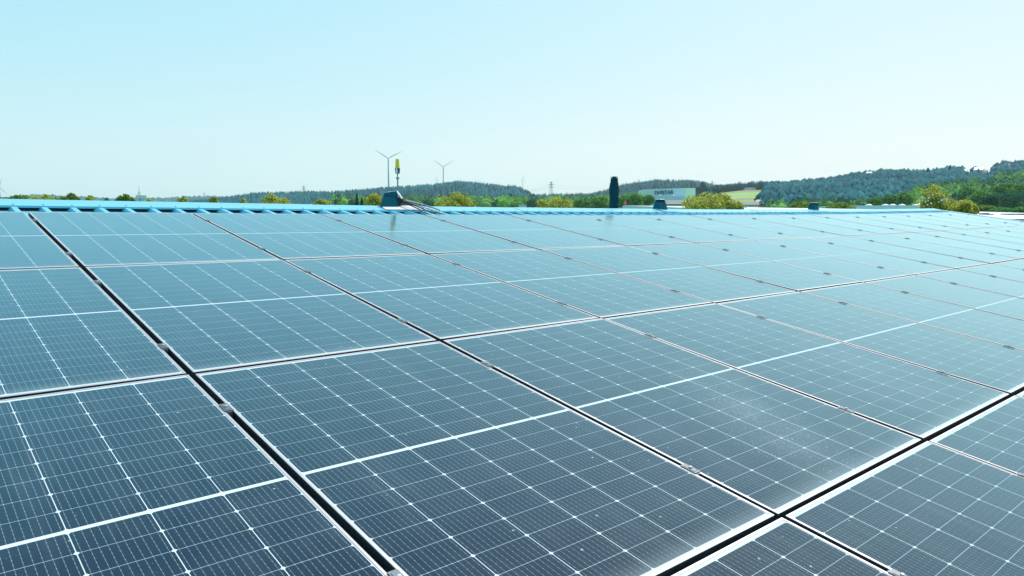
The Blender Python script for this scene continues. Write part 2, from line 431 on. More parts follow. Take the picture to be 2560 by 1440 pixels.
# field strips on the far slope
def field(name, c0, c1, px0, px1, tl, mat):
    """drape a strip between two photograph columns and two distances"""
    n = 14; k = 8
    v = []
    for i in range(n + 1):
        px = px0 + (px1 - px0) * i / n
        for j in range(k + 1):
            r = c0 + (c1 - c0) * j / k + tl * (i / n - 0.5)
            g = ground_at(px, r); v.append((g.x, g.y, g.z + 0.5))
    f = []
    for i in range(n):
        for j in range(k):
            f += [i * (k + 1) + j, (i + 1) * (k + 1) + j, (i + 1) * (k + 1) + j + 1, i * (k + 1) + j + 1]
    o = array_mesh(name, np.array(v), 4, f, mat, smooth=True)
    tag(o, kind='structure'); return o
fm = {}
for k_, c_ in (('bright', (0.16, 0.42, 0.03)), ('straw', (0.30, 0.34, 0.10)), ('brown', (0.28, 0.21, 0.14)), ('green', (0.22, 0.38, 0.10))):
    fm[k_] = simple('field ' + k_, c_, 0.95, 0, 0.15, 0.02)
field('crop_field', 560, 720, 1740, 1900, 0, fm['bright'])
field('crop_field', 723, 790, 1700, 1900, 0, fm['brown'])
field('crop_field', 793, 880, 1772, 1900, 0, fm['straw'])
field('crop_field', 883, 1040, 1776, 1900, 0, fm['green'])
field('crop_field', 1043, 1120, 1780, 1900, 0, fm['brown'])

# ------------------------------------------------------------------ distant woods (uncountable: stuff)
def conifer_template(seed, sides=6):
    r_ = np.random.default_rng(seed); V_ = []; T = []
    tiers = [(0.10, 0.50, 0.50), (0.30, 0.40, 0.72), (0.52, 0.28, 1.0)]
    for z0, rad, z1 in tiers:
        b_ = len(V_)
        for k in range(sides):
            a = 2 * math.pi * k / sides + r_.uniform(-.2, .2); q = rad * r_.uniform(0.75, 1.15)
            V_.append((q * math.cos(a), q * math.sin(a), z0 + r_.uniform(-.04, .04)))
        V_.append((r_.uniform(-.03, .03), r_.uniform(-.03, .03), z1))
        for k in range(sides): T.append((b_ + k, b_ + (k + 1) % sides, b_ + sides))
    return np.array(V_), np.array(T)

def blob_template(seed, sub=1, amp=0.25):
    bm = bmesh.new(); bmesh.ops.create_icosphere(bm, subdivisions=sub, radius=1.0)
    r_ = np.random.default_rng(seed)
    V_ = np.array([v.co[:] for v in bm.verts]); T = np.array([[l.vert.index for l in f.loops] for f in bm.faces]); bm.free()
    ph = r_.uniform(0, 6, 3); fr = r_.uniform(2.5, 4.5, 3)
    d = 1 + amp * (np.sin(V_[:, 0] * fr[0] + ph[0]) * np.sin(V_[:, 1] * fr[1] + ph[1]) + 0.6 * np.sin(V_[:, 2] * fr[2] + ph[2])) + r_.normal(0, amp * 0.45, len(V_))
    V_ = V_ * d[:, None]
    V_[:, 2] = V_[:, 2] * 0.42 + 0.58
    V_[:, :2] *= 0.5
    return V_, T

def leafy_template(seed, n=200):
    """broadleaf crown: small facets spread through a lumpy volume round a dark core"""
    r_ = np.random.default_rng(seed)
    bm = bmesh.new(); bmesh.ops.create_icosphere(bm, subdivisions=1, radius=1.0)
    V0 = np.array([v.co[:] for v in bm.verts]); T0 = np.array([[l.vert.index for l in f.loops] for f in bm.faces]); bm.free()
    V0 = V0 * np.array([.34, .34, .34]) + np.array([0, 0, .56])
    k = 9; c = r_.normal(0, 1, (k, 3)); c /= np.linalg.norm(c, axis=1)[:, None]; c = c * r_.uniform(.2, .33, (k, 1)); c[:, 2] += .60
    i = r_.integers(0, k, n); d = r_.normal(0, 1, (n, 3)); d /= np.linalg.norm(d, axis=1)[:, None]
    P = c[i] + d * r_.uniform(.12, .24, (n, 1))
    a = r_.normal(0, 1, (n, 3)); a /= np.linalg.norm(a, axis=1)[:, None]; b = np.cross(a, r_.normal(0, 1, (n, 3))); b /= np.linalg.norm(b, axis=1)[:, None]
    L = r_.uniform(.035, .075, (n, 1))
    V1 = np.stack([P - a * L, P + a * L, P + b * L * 1.2], 1).reshape(-1, 3)
    T1 = np.arange(3 * n).reshape(-1, 3) + len(V0)
    V_ = np.concatenate([V0, V1]); V_[:, 2] = np.maximum(V_[:, 2], 0)
    return V_, np.concatenate([T0, T1])
CON = [conifer_template(s) for s in range(5)]
BLB = [blob_template(s, 1, 0.20) for s in range(6)]
BLO = [leafy_template(s) for s in range(6)]

def scatter_merge(name, pts, templates, w, h, mat, r_, bim=False):
    Vs = []; Ts = []; At = []; off = 0
    for i, p in enumerate(pts):
        V_, T = templates[r_.integers(len(templates))]
        a = r_.uniform(0, 6.283); ca, sa = math.cos(a), math.sin(a)
        ww = w * r_.uniform(0.7, 1.35); hh = h * r_.uniform(0.82, 1.1)
        X = (V_[:, 0] * ca - V_[:, 1] * sa) * ww + p[0]; Y = (V_[:, 0] * sa + V_[:, 1] * ca) * ww + p[1]; Z = V_[:, 2] * hh + p[2]
        Vs.append(np.stack([X, Y, Z], 1)); Ts.append(T + off); off += len(V_)
        lf = 0.28 * math.sin(p[0] * .021 + 1.3 * math.sin(p[1] * .013)) * math.sin(p[1] * .017 + 2)
        At.append(np.clip(lf + np.full(len(V_), r_.beta(.55, .6) if bim else r_.beta(1.6, 2.2)) + r_.normal(0, .10, len(V_)), 0, 1))
    return array_mesh(name, np.concatenate(Vs), 3, np.concatenate(Ts).ravel(), mat, np.concatenate(At))

def forest_points(px0, px1, r0, r1, spacing, r_, keep=None):
    a0 = math.atan((px0 - 1280) / F); a1 = math.atan((px1 - 1280) / F)
    area = (a1 - a0) * (r1 * r1 - r0 * r0) / 2; n = int(area / spacing ** 2)
    a = r_.uniform(a0, a1, n); r = np.sqrt(r_.uniform(r0 * r0, r1 * r1, n))
    X = CAM.x + r * np.sin(a + cam_az); Y = CAM.y + r * np.cos(a + cam_az)
    px = 1280 + F * np.tan(a)
    k = np.ones(n, bool) if keep is None else keep(px, r, X, Y)
    X, Y = X[k], Y[k]
    return np.stack([X, Y, ground_z(X, Y)], 1)

def in_field(px, r):
    return (px > 1785) & (px < 1905) & (r > 540) & (r < 1125)

r_ = np.random.default_rng(11)
def stuff(o): return tag(o, kind='stuff')
# hill left of centre
pts = forest_points(430, 1345, 1080, 1760, 7.6, r_, lambda px, r, X, Y: (px > 500) | (r > 1300))
stuff(scatter_merge('conifer_forest', pts, CON, 9.0, 17, M_CONIFER, r_))
# hill behind the white warehouse
pts = forest_points(1270, 1880, 1500, 1990, 8.5, r_)
stuff(scatter_merge('conifer_forest', pts, CON + BLO[:2], 10.0, 19, M_CONIFER, r_))
# far hill at the left edge
pts = forest_points(-40, 620, 3700, 4400, 26, r_)
stuff(scatter_merge('conifer_forest', pts, CON, 30.0, 20, M_CONIFER, r_))
# long wooded ridge at the right
def rb(px):   # distance where light broadleaf gives way to dark conifers
    return np.interp(px, [1900, 2100, 2250, 2400, 2500, 2560, 2700], [420, 470, 560, 760, 860, 930, 1000])
pts = forest_points(1895, 2720, 430, 1260, 5.6, r_, lambda px, r, X, Y: (r > rb(px) + 60 * hash_noise(X, Y, 0.02)) & ~in_field(px, r) & ~((((px > 2398) & (px < 2420)) | ((px > 2436) & (px < 2469))) & (r > 960)) & ~((px > 2506) & (px < 2518) & (r > 1030) & (r < 1100)))
stuff(scatter_merge('conifer_forest', pts, CON[:3] + BLB, 7.0, 12.5, M_CONIFER, r_))
pts = forest_points(1780, 1900, 1125, 1300, 9, r_)
stuff(scatter_merge('tree_belt', pts, BLO, 12, 12, M_CONIFER, r_))
pts = forest_points(1738, 1775, 793, 1100, 9, r_)
stuff(scatter_merge('tree_belt', pts, BLO, 11, 11, M_CONIFER, r_))
# light broadleaf woods in the middle distance
pts = forest_points(1880, 2720, 330, 960, 9.5, r_, lambda px, r, X, Y: (r < rb(px) + 60 * hash_noise(X, Y, 0.02)) & ~in_field(px, r))
stuff(scatter_merge('broadleaf_woodland', pts, BLO, 11.5, 12.5, M_BROAD, r_, True))
pts = forest_points(840, 1605, 560, 860, 10, r_)
stuff(scatter_merge('broadleaf_woodland', pts, BLO, 13, 14, M_BROAD, r_, True))
pts = forest_points(1330, 1480, 1100, 1500, 12, r_)
stuff(scatter_merge('broadleaf_woodland', pts, BLO, 14, 9, M_BROAD, r_))
pts = forest_points(1745, 1830, 470, 560, 12, r_)
stuff(scatter_merge('broadleaf_woodland', pts, BLO, 11, 9, M_CONIFER, r_))

# ------------------------------------------------------------------ the building under the panels
U0, U1 = -4.2, 18.95
VR = -4.53                      # ridge
VE = 4.6                        # eave
HP, HR = -0.118, -0.083         # height of the roof pans and of the rib crowns below the panel plane
RIDGE_Z = RP(0, VR, HR).z
bld = empty('factory_building', (8, 0, 0))
tag(bld, 'long low building with ribbed light blue roof carrying the solar panels', 'building')

def back_pt(u, s, h):
    """point on the far slope: s metres beyond the ridge"""
    p = RP(u, VR, HR); return Vector((p.x, p.y + s * 0.98432, p.z - s * 0.17638 + h))

P_ = 0.207
prof = [(0.0, HP), (0.128, HP), (0.148, HR), (0.187, HR), (0.207, HP)]   # pan, web, crown, web
roof = MB()
n = int((U1 - U0) / P_)
vv = [VR + 0.01, -3.4, -1.5, 0.5, 2.5, VE]
off = 0.10
prev = None
us = []
for i in range(n):
    for a, h in prof[:-1]: us.append((U0 + i * P_ + a, h))
us.append((U0 + n * P_, HP))
grid = [[RP(u, v, h) for v in vv] for u, h in us]
gi = len(roof.v)
for rowp in grid:
    for p in rowp: roof.v.append(tuple(p))
m_ = len(vv)
for i in range(len(us) - 1):
    for j in range(m_ - 1):
        roof.f.append((gi + i * m_ + j, gi + i * m_ + j + 1, gi + (i + 1) * m_ + j + 1, gi + (i + 1) * m_ + j)); roof.mi.append(0)
gi = len(roof.v)
for u, h in us:
    for s in (0.01, 9.0): roof.v.append(tuple(back_pt(u, s, h - HR)))
for i in range(len(us) - 1):
    roof.f.append((gi + i * 2, gi + (i + 1) * 2, gi + (i + 1) * 2 + 1, gi + i * 2 + 1)); roof.mi.append(0)
# sheet side laps: a raised little lip beside every fifth rib
for i in range(2, n, 5):
    u = U0 + i * P_ + 0.128
    roof.poly([RP(u - 0.012, VR + 0.05, HP + 0.004), RP(u + 0.006, VR + 0.05, HR + 0.004), RP(u + 0.006, VR + 0.80, HR + 0.004), RP(u - 0.012, VR + 0.80, HP + 0.004)])
ro = roof.build('roof', M_ROOF); 
sol = ro.modifiers.new('thickness', 'SOLIDIFY'); sol.thickness = 0.0015; sol.offset = -1
def adopt(o, parent):
    o.parent = parent; o.matrix_parent_inverse = Matrix.Translation(-Vector(parent.location)); return o
adopt(ro, bld)
w = MB()
def wallq(a, b_): w.quad((a.x, a.y, 0), (b_.x, b_.y, 0), tuple(b_), tuple(a))
e0, e1 = RP(U0 + .15, VE - .2, HP - .03), RP(U1 - .15, VE - .2, HP - .03)
g0, g1 = RP(U0 + .15, VR, HP - .03), RP(U1 - .15, VR, HP - .03)
b0, b1 = back_pt(U0 + .15, 8.8, -.07), back_pt(U1 - .15, 8.8, -.07)
w.quad((e0.x, e0.y, 0), (e1.x, e1.y, 0), e1, e0); w.quad((b1.x, b1.y, 0), (b0.x, b0.y, 0), b0, b1)
for e_, g_, k_ in ((e0, g0, b0), (e1, g1, b1)):
    w.poly([(e_.x, e_.y, 0), (k_.x, k_.y, 0), k_, g_, e_])
adopt(w.build('wall', M_WALL), bld)

# ridge flashing, in lengths, folded over the ridge
CH = HR + 0.006
VC = -4.275                   # lower edge of the flashing
lens_ = [(-4.2, -1.28), (-1.31, 1.55), (1.52, 4.42), (4.39, 7.3), (7.27, 10.15), (10.12, 13.0), (12.97, 15.85), (15.82, 18.97)]
for k, (ua, ub) in enumerate(lens_):
    c = MB(); nn = 8; lift = 0.003 if k % 2 else 0.0
    secs = []
    for i in range(nn + 1):
        u = ua + (ub - ua) * i / nn
        wob = 0.004 * math.sin(u * 2.1 + k)
        pk = RP(u, VR, CH + lift + 0.012)
        bk = back_pt(u, 0.26, 0.006 + lift)
        secs.append([RP(u, VC + 0.004, CH + lift - 0.016), RP(u, VC, CH + lift), RP(u, (VC + VR) / 2, CH + lift + 0.004 + wob * .3), pk, back_pt(u, 0.13, 0.012 + lift), bk])
    g = len(c.v)
    for s_ in secs:
        for p in s_: c.v.append(tuple(p))
    L = len(secs[0])
    for i in range(nn):
        for j in range(L - 1):
            c.f.append((g + i * L + j, g + i * L + j + 1, g + (i + 1) * L + j + 1, g + (i + 1) * L + j)); c.mi.append(0)
    o = c.build('ridge_cap', M_CAP); adopt(o, bld)
    so = o.modifiers.new('thickness', 'SOLIDIFY'); so.thickness = 0.0012; so.offset = 0
    i0 = int(math.ceil((ua - U0 - 0.1675) / P_)); i1 = int((ub - U0 - 0.1675) / P_)
    for i in range(i0, i1 + 1):
        u = U0 + i * P_ + 0.1675
        if u > 13.5 or u < -1.6 or not (ua + .02 < u < ub - .05): continue
        s = MB(); c0 = RP(u, VC - 0.035, CH + lift)
        q = N.to_track_quat('Z', 'Y').to_matrix()
        s.lathe([(0.0085, 0.0), (0.0085, 0.0025), (0.0045, 0.003), (0.0045, 0.008)], 8, lambda p: c0 + q @ p)
        so_ = s.build('screw', M_SCREW); so_.parent = o; so_.matrix_parent_inverse = o.matrix_world.inverted() if False else Matrix.Identity(4)
# added dark profile closure: stands in for the shaded cavity under the flashing
c = MB()
for i in range(len(us) - 1):
    (ua, ha), (ub, hb) = us[i], us[i + 1]
    if ha >= HR - 1e-6 and hb >= HR - 1e-6: continue
    c.poly([RP(ua, VC - 0.03, ha + .001), RP(ub, VC - 0.03, hb + .001), RP(ub, VC - 0.03, CH - .002), RP(ua, VC - 0.03, CH - .002)])
adopt(c.build('shade_closure', M_DARKBLUE), bld)
# verge flashing at the far gable
c = MB()
for (va, vb) in ((VR, VE),):
    st = 6
    for i in range(st):
        a_ = va + (vb - va) * i / st; b_ = va + (vb - va) * (i + 1) / st
        c.quad(RP(U1 - 0.16, a_, HR + .004), RP(U1 - 0.16, b_, HR + .004), RP(U1 + .01, b_, HR + .010), RP(U1 + .01, a_, HR + .010))
        c.quad(RP(U1 + .01, a_, HR + .010), RP(U1 + .01, b_, HR + .010), RP(U1 + .01, b_, HR - .16), RP(U1 + .01, a_, HR - .16))
adopt(c.build('verge_trim', M_CAP), bld)

# ------------------------------------------------------------------ solar panels
def frame_mesh():
    """aluminium frame: lip, outer wall and inner step, butt jointed"""
    s = MB(); x, y = PW / 2, PL / 2; T = 0.0; B = -0.032; g = -0.0016
    bev = 0.0012
    def ring(x0, y0, z0, x1, y1, z1):
        a = [(-x0, -y0, z0), (x0, -y0, z0), (x0, y0, z0), (-x0, y0, z0)]; b_ = [(-x1, -y1, z1), (x1, -y1, z1), (x1, y1, z1), (-x1, y1, z1)]
        for k in range(4): s.quad(a[k], a[(k + 1) % 4], b_[(k + 1) % 4], b_[k])
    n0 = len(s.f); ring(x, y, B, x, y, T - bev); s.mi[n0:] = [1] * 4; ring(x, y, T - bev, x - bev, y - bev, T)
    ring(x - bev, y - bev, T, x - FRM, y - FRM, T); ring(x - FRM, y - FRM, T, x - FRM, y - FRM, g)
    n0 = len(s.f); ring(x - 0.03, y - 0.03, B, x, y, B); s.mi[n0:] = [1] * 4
    return s
proto = empty('solar_panel', (0, 0, 0))
fr = frame_mesh().build('frame', [M_FRAME, M_FSHADE], proto)
g = MB(); gx, gy = PW / 2 - FRM + 0.001, PL / 2 - FRM + 0.001
g.box(-gx, gx, -gy, gy, -0.0075, -0.0016)
gl = g.build('cell_glass', M_GLASS, proto)
def clamp_parts(parent, x, y):
    s = MB()
    s.box(x - 0.0140, x + 0.0140, y - 0.031, y + 0.031, 0.0006, 0.0042)
    s.box(x - 0.0095, x + 0.0095, y - 0.036, y + 0.036, -0.036, 0.0003)
    s.box(x - 0.0095, x + 0.0095, y - 0.022, y + 0.022, 0.0044, 0.0056)
    c_ = s.build('clamp', M_CLAMP, parent)
    bmm = MB(); bmm.lathe([(0.0060, 0.0058), (0.0060, 0.0105), (0.0050, 0.0114)], 6, lambda p: p + Vector((x, y, 0)))
    bmm.build('bolt', M_BOLT, c_)
    return c_
for yy in (PL / 2 - 0.35, -PL / 2 + 0.32):
    clamp_parts(proto, PW / 2 + GAP / 2, yy)

def copy_tree(o, parent=None):
    c = o.copy(); col.objects.link(c); c.parent = parent
    for ch in o.children: copy_tree(ch, c)
    return c

ORD = ['zeroth', 'first', 'second', 'third', 'fourth', 'fifth', 'sixth', 'seventh', 'eighth', 'ninth', 'tenth', 'eleventh', 'twelfth', 'thirteenth', 'fourteenth', 'fifteenth', 'sixteenth', 'seventeenth', 'eighteenth', 'nineteenth']
ROWS = [(-3.556 + .009, -1.794 - .009 + .0, 'top row below the ridge'), (-1.794 + .011, -0.008 - .011, 'second row from the ridge'),
        (-0.008 + .011, 1.792 - .011, 'third row from the ridge'), (1.792 + .011, 3.57, 'lowest row at the bottom edge')]
def visible(u0, u1, v0, v1):
    pts = []
    for i in range(9):
        for j in range(9):
            p = RP(u0 + (u1 - u0) * i / 8, v0 + (v1 - v0) * j / 8) - CAM
            f = p.dot(FWD)
            if f < 0.05: continue
            x, y = 1280 + F * p.dot(RIGHT) / f, 720 + F * p.dot(DOWN) / f
            if -15 < x < 2575 and -15 < y < 1455: return True
    return False
first = True
for ri, (va, vb, rname) in enumerate(ROWS):
    cols_ = []
    for c_ in range(-3, 15):
        ua = c_ * 1.154 + (0.022 if c_ >= 7 else 0.0) + GAP / 2
        if c_ == -2: ua -= 0.003
        if visible(ua, ua + PW, va, vb): cols_.append((c_, ua))
    for k, (c_, ua) in enumerate(cols_):
        o = proto if first else copy_tree(proto); first = False
        uc, vc = ua + PW / 2, (va + vb) / 2
        ctr = RP(uc, vc)
        du = (RP(ua + PW, vc) - RP(ua, vc)).normalized(); dv = -(RP(uc, vb) - RP(uc, va)).normalized()
        nn_ = du.cross(dv).normalized(); dv = nn_.cross(du)
        # tiny mounting irregularities, as on any real array
        jx, jy = random.gauss(0, 0.0014), random.gauss(0, 0.0014)
        nn_ = (nn_ + du * jx + dv * jy).normalized(); du = (du - nn_ * du.dot(nn_)).normalized(); dv = nn_.cross(du)
        mt_ = Matrix.Identity(4)
        sy = (vb - va) / PL
        for i in range(3):
            mt_[i][0] = du[i]; mt_[i][1] = dv[i] * sy; mt_[i][2] = nn_[i]; mt_[i][3] = ctr[i]
        o.matrix_world = mt_
        if k == 0: where = 'leftmost'
        elif k == len(cols_) - 1: where = 'rightmost'
        else: where = ORD[k + 1] + ' from the left'
        extra = ''
        if ri == 0 and c_ == 0: extra = ''
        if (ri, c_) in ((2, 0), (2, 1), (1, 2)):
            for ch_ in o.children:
                if ch_.name.startswith('cell_glass'): ch_['glint'] = {(2, 0): 1.0, (2, 1): 0.4, (1, 2): 0.2}[(ri, c_)]  # strength of the painted glint on these panels
        tag(o, 'silver framed solar panel, %s in the %s' % (where, rname), 'solar panel', 'solar panels mounted in rows on the roof')

# mounting rails under the clamps
for ri, (va, vb, rname) in enumerate(ROWS):
    for j, dvv in enumerate((0.35, (vb - va) - 0.32)):
        v = va + dvv
        s = MB(); k = 14; ua, ub = -2.9, 17.45
        for i in range(k):
            a_, b_ = ua + (ub - ua) * i / k, ua + (ub - ua) * (i + 1) / k
            def tf(p, a_=a_, b_=b_): 
                return RP(p.x, p.y, p.z)
            s.box(a_, b_, v - 0.02, v + 0.02, HR + 0.001, -0.0375, tf)
        o = s.build('mounting_rail', M_RAIL)
        tag(o, 'aluminium mounting rail under the %s clamps of the %s' % (('upper', 'lower')[j], rname.split(' from')[0]), 'mounting rail', 'rails under the solar panels')

# ------------------------------------------------------------------ things on the ridge
def yaw(p, a):
    return Vector((p.x * math.cos(a) - p.y * math.sin(a), p.x * math.sin(a) + p.y * math.cos(a), p.z))
def roof_vent(px, r, label, big=False):
    g0 = at(px, 521, r)
    u = g0.x
    base = RP(u, VR + 0.0, CH + 0.02)
    # stand it on the flashing where the line of sight meets the ridge
    o = empty('roof_vent', base)
    tag(o, label, 'roof vent', 'vent hoods standing on the ridge')
    return o
def ridge_u(px):
    """u where the ridge is seen at that photograph column"""
    d = pix_dir(px, 520); k = (RP(0, VR).y - CAM.y) / d.y
    return CAM.x + d.x * k
A_V = -0.1
def build_vent(px, label, w0, w1, h, lid, slot):
    u = ridge_u(px); base = RP(u, VR, CH + 0.008)
    o = empty('roof_vent', base); tag(o, label, 'roof vent', 'vent hoods standing on the ridge')
    tf = lambda p: yaw(p, A_V)
    s = MB(); s.frustum(-0.02, w0, w0 * 0.9, h * 0.72, w0 + (w1 - w0) * 0.72, (w0 + (w1 - w0) * 0.72) * 0.9, tf=tf)
    b_ = s.build('hood', M_VENT, o)
    bv = b_.modifiers.new('round', 'BEVEL'); bv.width = 0.006; bv.segments = 2
    s = MB(); wa = w0 + (w1 - w0) * 0.74
    s.frustum(h * 0.722, wa - 0.012, wa * 0.9 - 0.012, h * 0.96, w1 - 0.008, w1 * 0.9 - 0.008, tf=tf)
    for k in range(5):
        z = h * (0.74 + 0.045 * k); q = (w0 + (w1 - w0) * (z / h)) + 0.002
        s.frustum(z, q, q * 0.9, z + 0.003, q, q * 0.9, tf=tf)
    s.build('louvre', M_VENTD, o)
    s = MB(); s.frustum(h * 0.962, w1 + 0.008, w1 * 0.9 + 0.008, h, w1 - 0.01, w1 * 0.9 - 0.01, tf=tf)
    l_ = s.build('lid', M_LEAD if lid else M_VENT, o)
    s = MB(); q = w0 * 0.82
    for sx in (-1,):
        s.quad(RP(u - q, VC - .015, CH + .009) - base, RP(u + q * 1.2, VC - .015, CH + .009) - base, RP(u + q * 1.2, VR + .005, CH + .020) - base, RP(u - q, VR + .005, CH + .020) - base)
    ap = s.build('apron', M_CAP, o)
    sm = ap.modifiers.new('thickness', 'SOLIDIFY'); sm.thickness = 0.002
    return o
build_vent(1652, 'small dark teal vent hood on the ridge in front of the white warehouse', 0.190, 0.105, 0.160, True, False)
build_vent(2035, 'dark teal vent hood standing farthest along the ridge, near its right end', 0.175, 0.120, 0.145, True, False)

# big vent with its slanting shroud, open at the side where the cables come out
u = ridge_u(980) + 0.0
base = RP(u, VR, CH + 0.008)
bv_o = empty('roof_vent', base)
tag(bv_o, 'large dark teal vent hood with slanted top and cables spilling from its open side', 'roof vent', 'vent hoods standing on the ridge')
def hoodpt(px, py, dy=0.0):
    """point on the vertical plane through the ridge (moved dy beyond it) seen at a pixel, relative to the hood"""
    d = pix_dir(px, py); k = (base.y + dy - CAM.y) / d.y
    return CAM + d * k - base
def prism(front, back, name, mat, parent, dy0, dy1):
    s = MB(); a = [hoodpt(x, y, dy0) for x, y in front]; b_ = [hoodpt(x, y, dy1) for x, y in back]
    n_ = len(a); s.poly(a); s.poly(list(reversed(b_)))
    for i in range(n_): s.quad(a[(i + 1) % n_], a[i], b_[i], b_[(i + 1) % n_])
    return s.build(name, mat, parent)
lo = prism([(949, 519.5), (997, 519), (989, 493), (957, 493.5)], [(953, 519), (999, 519), (992, 494), (960, 494)], 'hood', M_VENT, bv_o, -0.09, 0.09)
up = prism([(958, 493), (989.5, 492.5), (991, 478), (967, 481.5), (960, 483)], [(962, 493), (994, 492.5), (993, 479), (970, 481), (963, 483)], 'shroud', M_VENT, bv_o, -0.075, 0.085)
li = prism([(966, 481.4), (991.5, 477.6), (992, 476), (967, 479.5)], [(969, 481.4), (994.5, 477.6), (995, 476), (970, 479.5)], 'lid', M_LEAD, bv_o, -0.085, 0.09)
fl = prism([(992, 478), (1005.5, 496), (1003, 497.5), (990.5, 480)], [(995, 478), (1008, 496), (1006, 497.5), (993, 480)], 'side_flap', M_LEAD, bv_o, -0.07, 0.07)
inn = prism([(990, 493), (1002, 497), (1008, 505), (1000, 514), (997, 515)], [(993, 493), (1005, 497), (1011, 505), (1003, 514), (1000, 515)], 'cable_outlet', M_VENTD, bv_o, -0.05, 0.06)
ap = MB(); ap.quad(RP(u - .22, VC - .012, CH + .0095) - base, RP(u + .36, VC - .012, CH + .0095) - base, RP(u + .34, VR + .01, CH + .019) - base, RP(u - .16, VR + .01, CH + .019) - base)
a_ = ap.build('apron', M_LEAD, bv_o); sm = a_.modifiers.new('thickness', 'SOLIDIFY'); sm.thickness = 0.002

# yellow capped receiver on a short pole behind the hood
d_ = pix_dir(996, 480); kk = (RP(0, VR).y + 0.28 - CAM.y) / d_.y; pb = back_pt((CAM + d_ * kk).x, 0.28, 0.0)
mast = empty('antenna_mast', pb); tag(mast, 'slim grey pole with yellow capped sensor rising behind the large vent hood', 'antenna')
rr = math.hypot(pb.x - CAM.x, pb.y - CAM.y)
def mz(py): return z_at(995, py, rr) - pb.z
s = MB(); s.lathe([(0.0085, -0.03), (0.0085, mz(448)), (0.0068, mz(445)), (0.0068, mz(433))], 12); s.build('pole', M_STEEL, mast, True)
s = MB(); s.lathe([(0.0135, mz(448)), (0.0145, mz(446.5)), (0.0135, mz(443))], 12); s.box(-0.021, -0.010, -0.006, 0.006, mz(447), mz(444)); s.box(0.010, 0.020, -0.006, 0.006, mz(447.5), mz(444)); s.build('collar', M_STEEL, mast)
s = MB(); s.frustum(mz(434), 0.038, 0.036, mz(420.5), 0.047, 0.044, tf=lambda p: yaw(p, 0.35)); 
bx = s.build('housing', M_DARK, mast)
s = MB(); s.box(-0.0235, -0.002, -0.0255, -0.0232, mz(433), mz(421), tf=lambda p: yaw(p, -0.45)); s.build('face_plate', M_WHITE, mast)
s = MB(); s.lathe([(0.0255, mz(420.4)), (0.0262, mz(417)), (0.0215, mz(399.5)), (0.0175, mz(397.5))], 8, lambda p: yaw(p, 0.2)); s.build('yellow_cap', M_YEL, mast)

# round flue on the far slope
fb = back_pt(ridge_u(1535) + 0.9, 0.75, 0.0)
d_ = pix_dir(1535, 500); kk = (fb.y - CAM.y) / d_.y; fb = back_pt((CAM + d_ * kk).x, 0.75, 0.0)
flue = empty('flue_pipe', fb); tag(flue, 'tall black green flue pipe with stepped collar and rain cap behind the ridge', 'chimney')
rr = math.hypot(fb.x - CAM.x, fb.y - CAM.y); sc_ = rr / F / 1.0
def fz(py): return z_at(1535, py, rr) - fb.z
s = MB(); s.lathe([(11.2 * sc_, -0.06), (11.2 * sc_, fz(487)), (11.4 * sc_, fz(486)), (11.4 * sc_, fz(484.5))], 24); s.build('pipe', M_CHIM, flue, True)
s = MB(); s.lathe([(12.0 * sc_, fz(486)), (12.4 * sc_, fz(480)), (12.2 * sc_, fz(466)), (11.2 * sc_, fz(465.5)), (10.8 * sc_, fz(458)), (9.6 * sc_, fz(457.5)), (8.9 * sc_, fz(445.5)), (8.3 * sc_, fz(444.8))], 24); s.build('collar', M_CHIM, flue)
s = MB(); s.lathe([(4 * sc_, fz(446)), (4 * sc_, fz(443.6)), (9.4 * sc_, fz(443.2)), (9.4 * sc_, fz(442.2)), (6 * sc_, fz(441.4))], 24); s.build('rain_cap', M_CHIM, flue)

# cable bundle running from the hood over the flashing to the gap between two panels
def ridgepix(px, py, v, h):
    """the pixel's column only, on the roof at slope position v and height h"""
    d = pix_dir(px, py); tgt = RP(2.5, v, h)
    k = (tgt.y - CAM.y) / d.y; return CAM + d * k
cb = empty('cable_bundle', base + Vector((0.25, 0, 0))); tag(cb, 'bundle of black cables running from the large vent hood down to the panels', 'cables')
cpath = [
    [(1001, 495), (1010, 503), (1024, 508), (1045, 516), (1068, 526), (1090, 533)],
    [(1003, 497), (1012, 505), (1030, 511), (1050, 520), (1072, 529), (1086, 533.5)],
    [(1002, 500), (1010, 508), (1022, 512), (1040, 518.5), (1056, 526), (1070, 534)],
    [(1004, 494), (1016, 503), (1036, 508), (1060, 514), (1084, 520), (1100, 527)],
    [(1003, 502), (1014, 507), (1034, 513), (1060, 523), (1078, 529), (1100, 532.5)],
    [(1006, 500), (1018, 509), (1034, 514), (1052, 519), (1070, 522), (1092, 531), (1104, 535)],
    [(1004, 498), (1012, 506), (1026, 514), (1044, 522), (1054, 528), (1062, 536)],
    [(1080, 534), (1088, 528), (1100, 528), (1108, 532), (1112, 536)],
]
vs_ = [VR + .02, VR + .03, VR + .08, VR + 0.20, VR + 0.42, VR + 0.72, VR + 0.9]
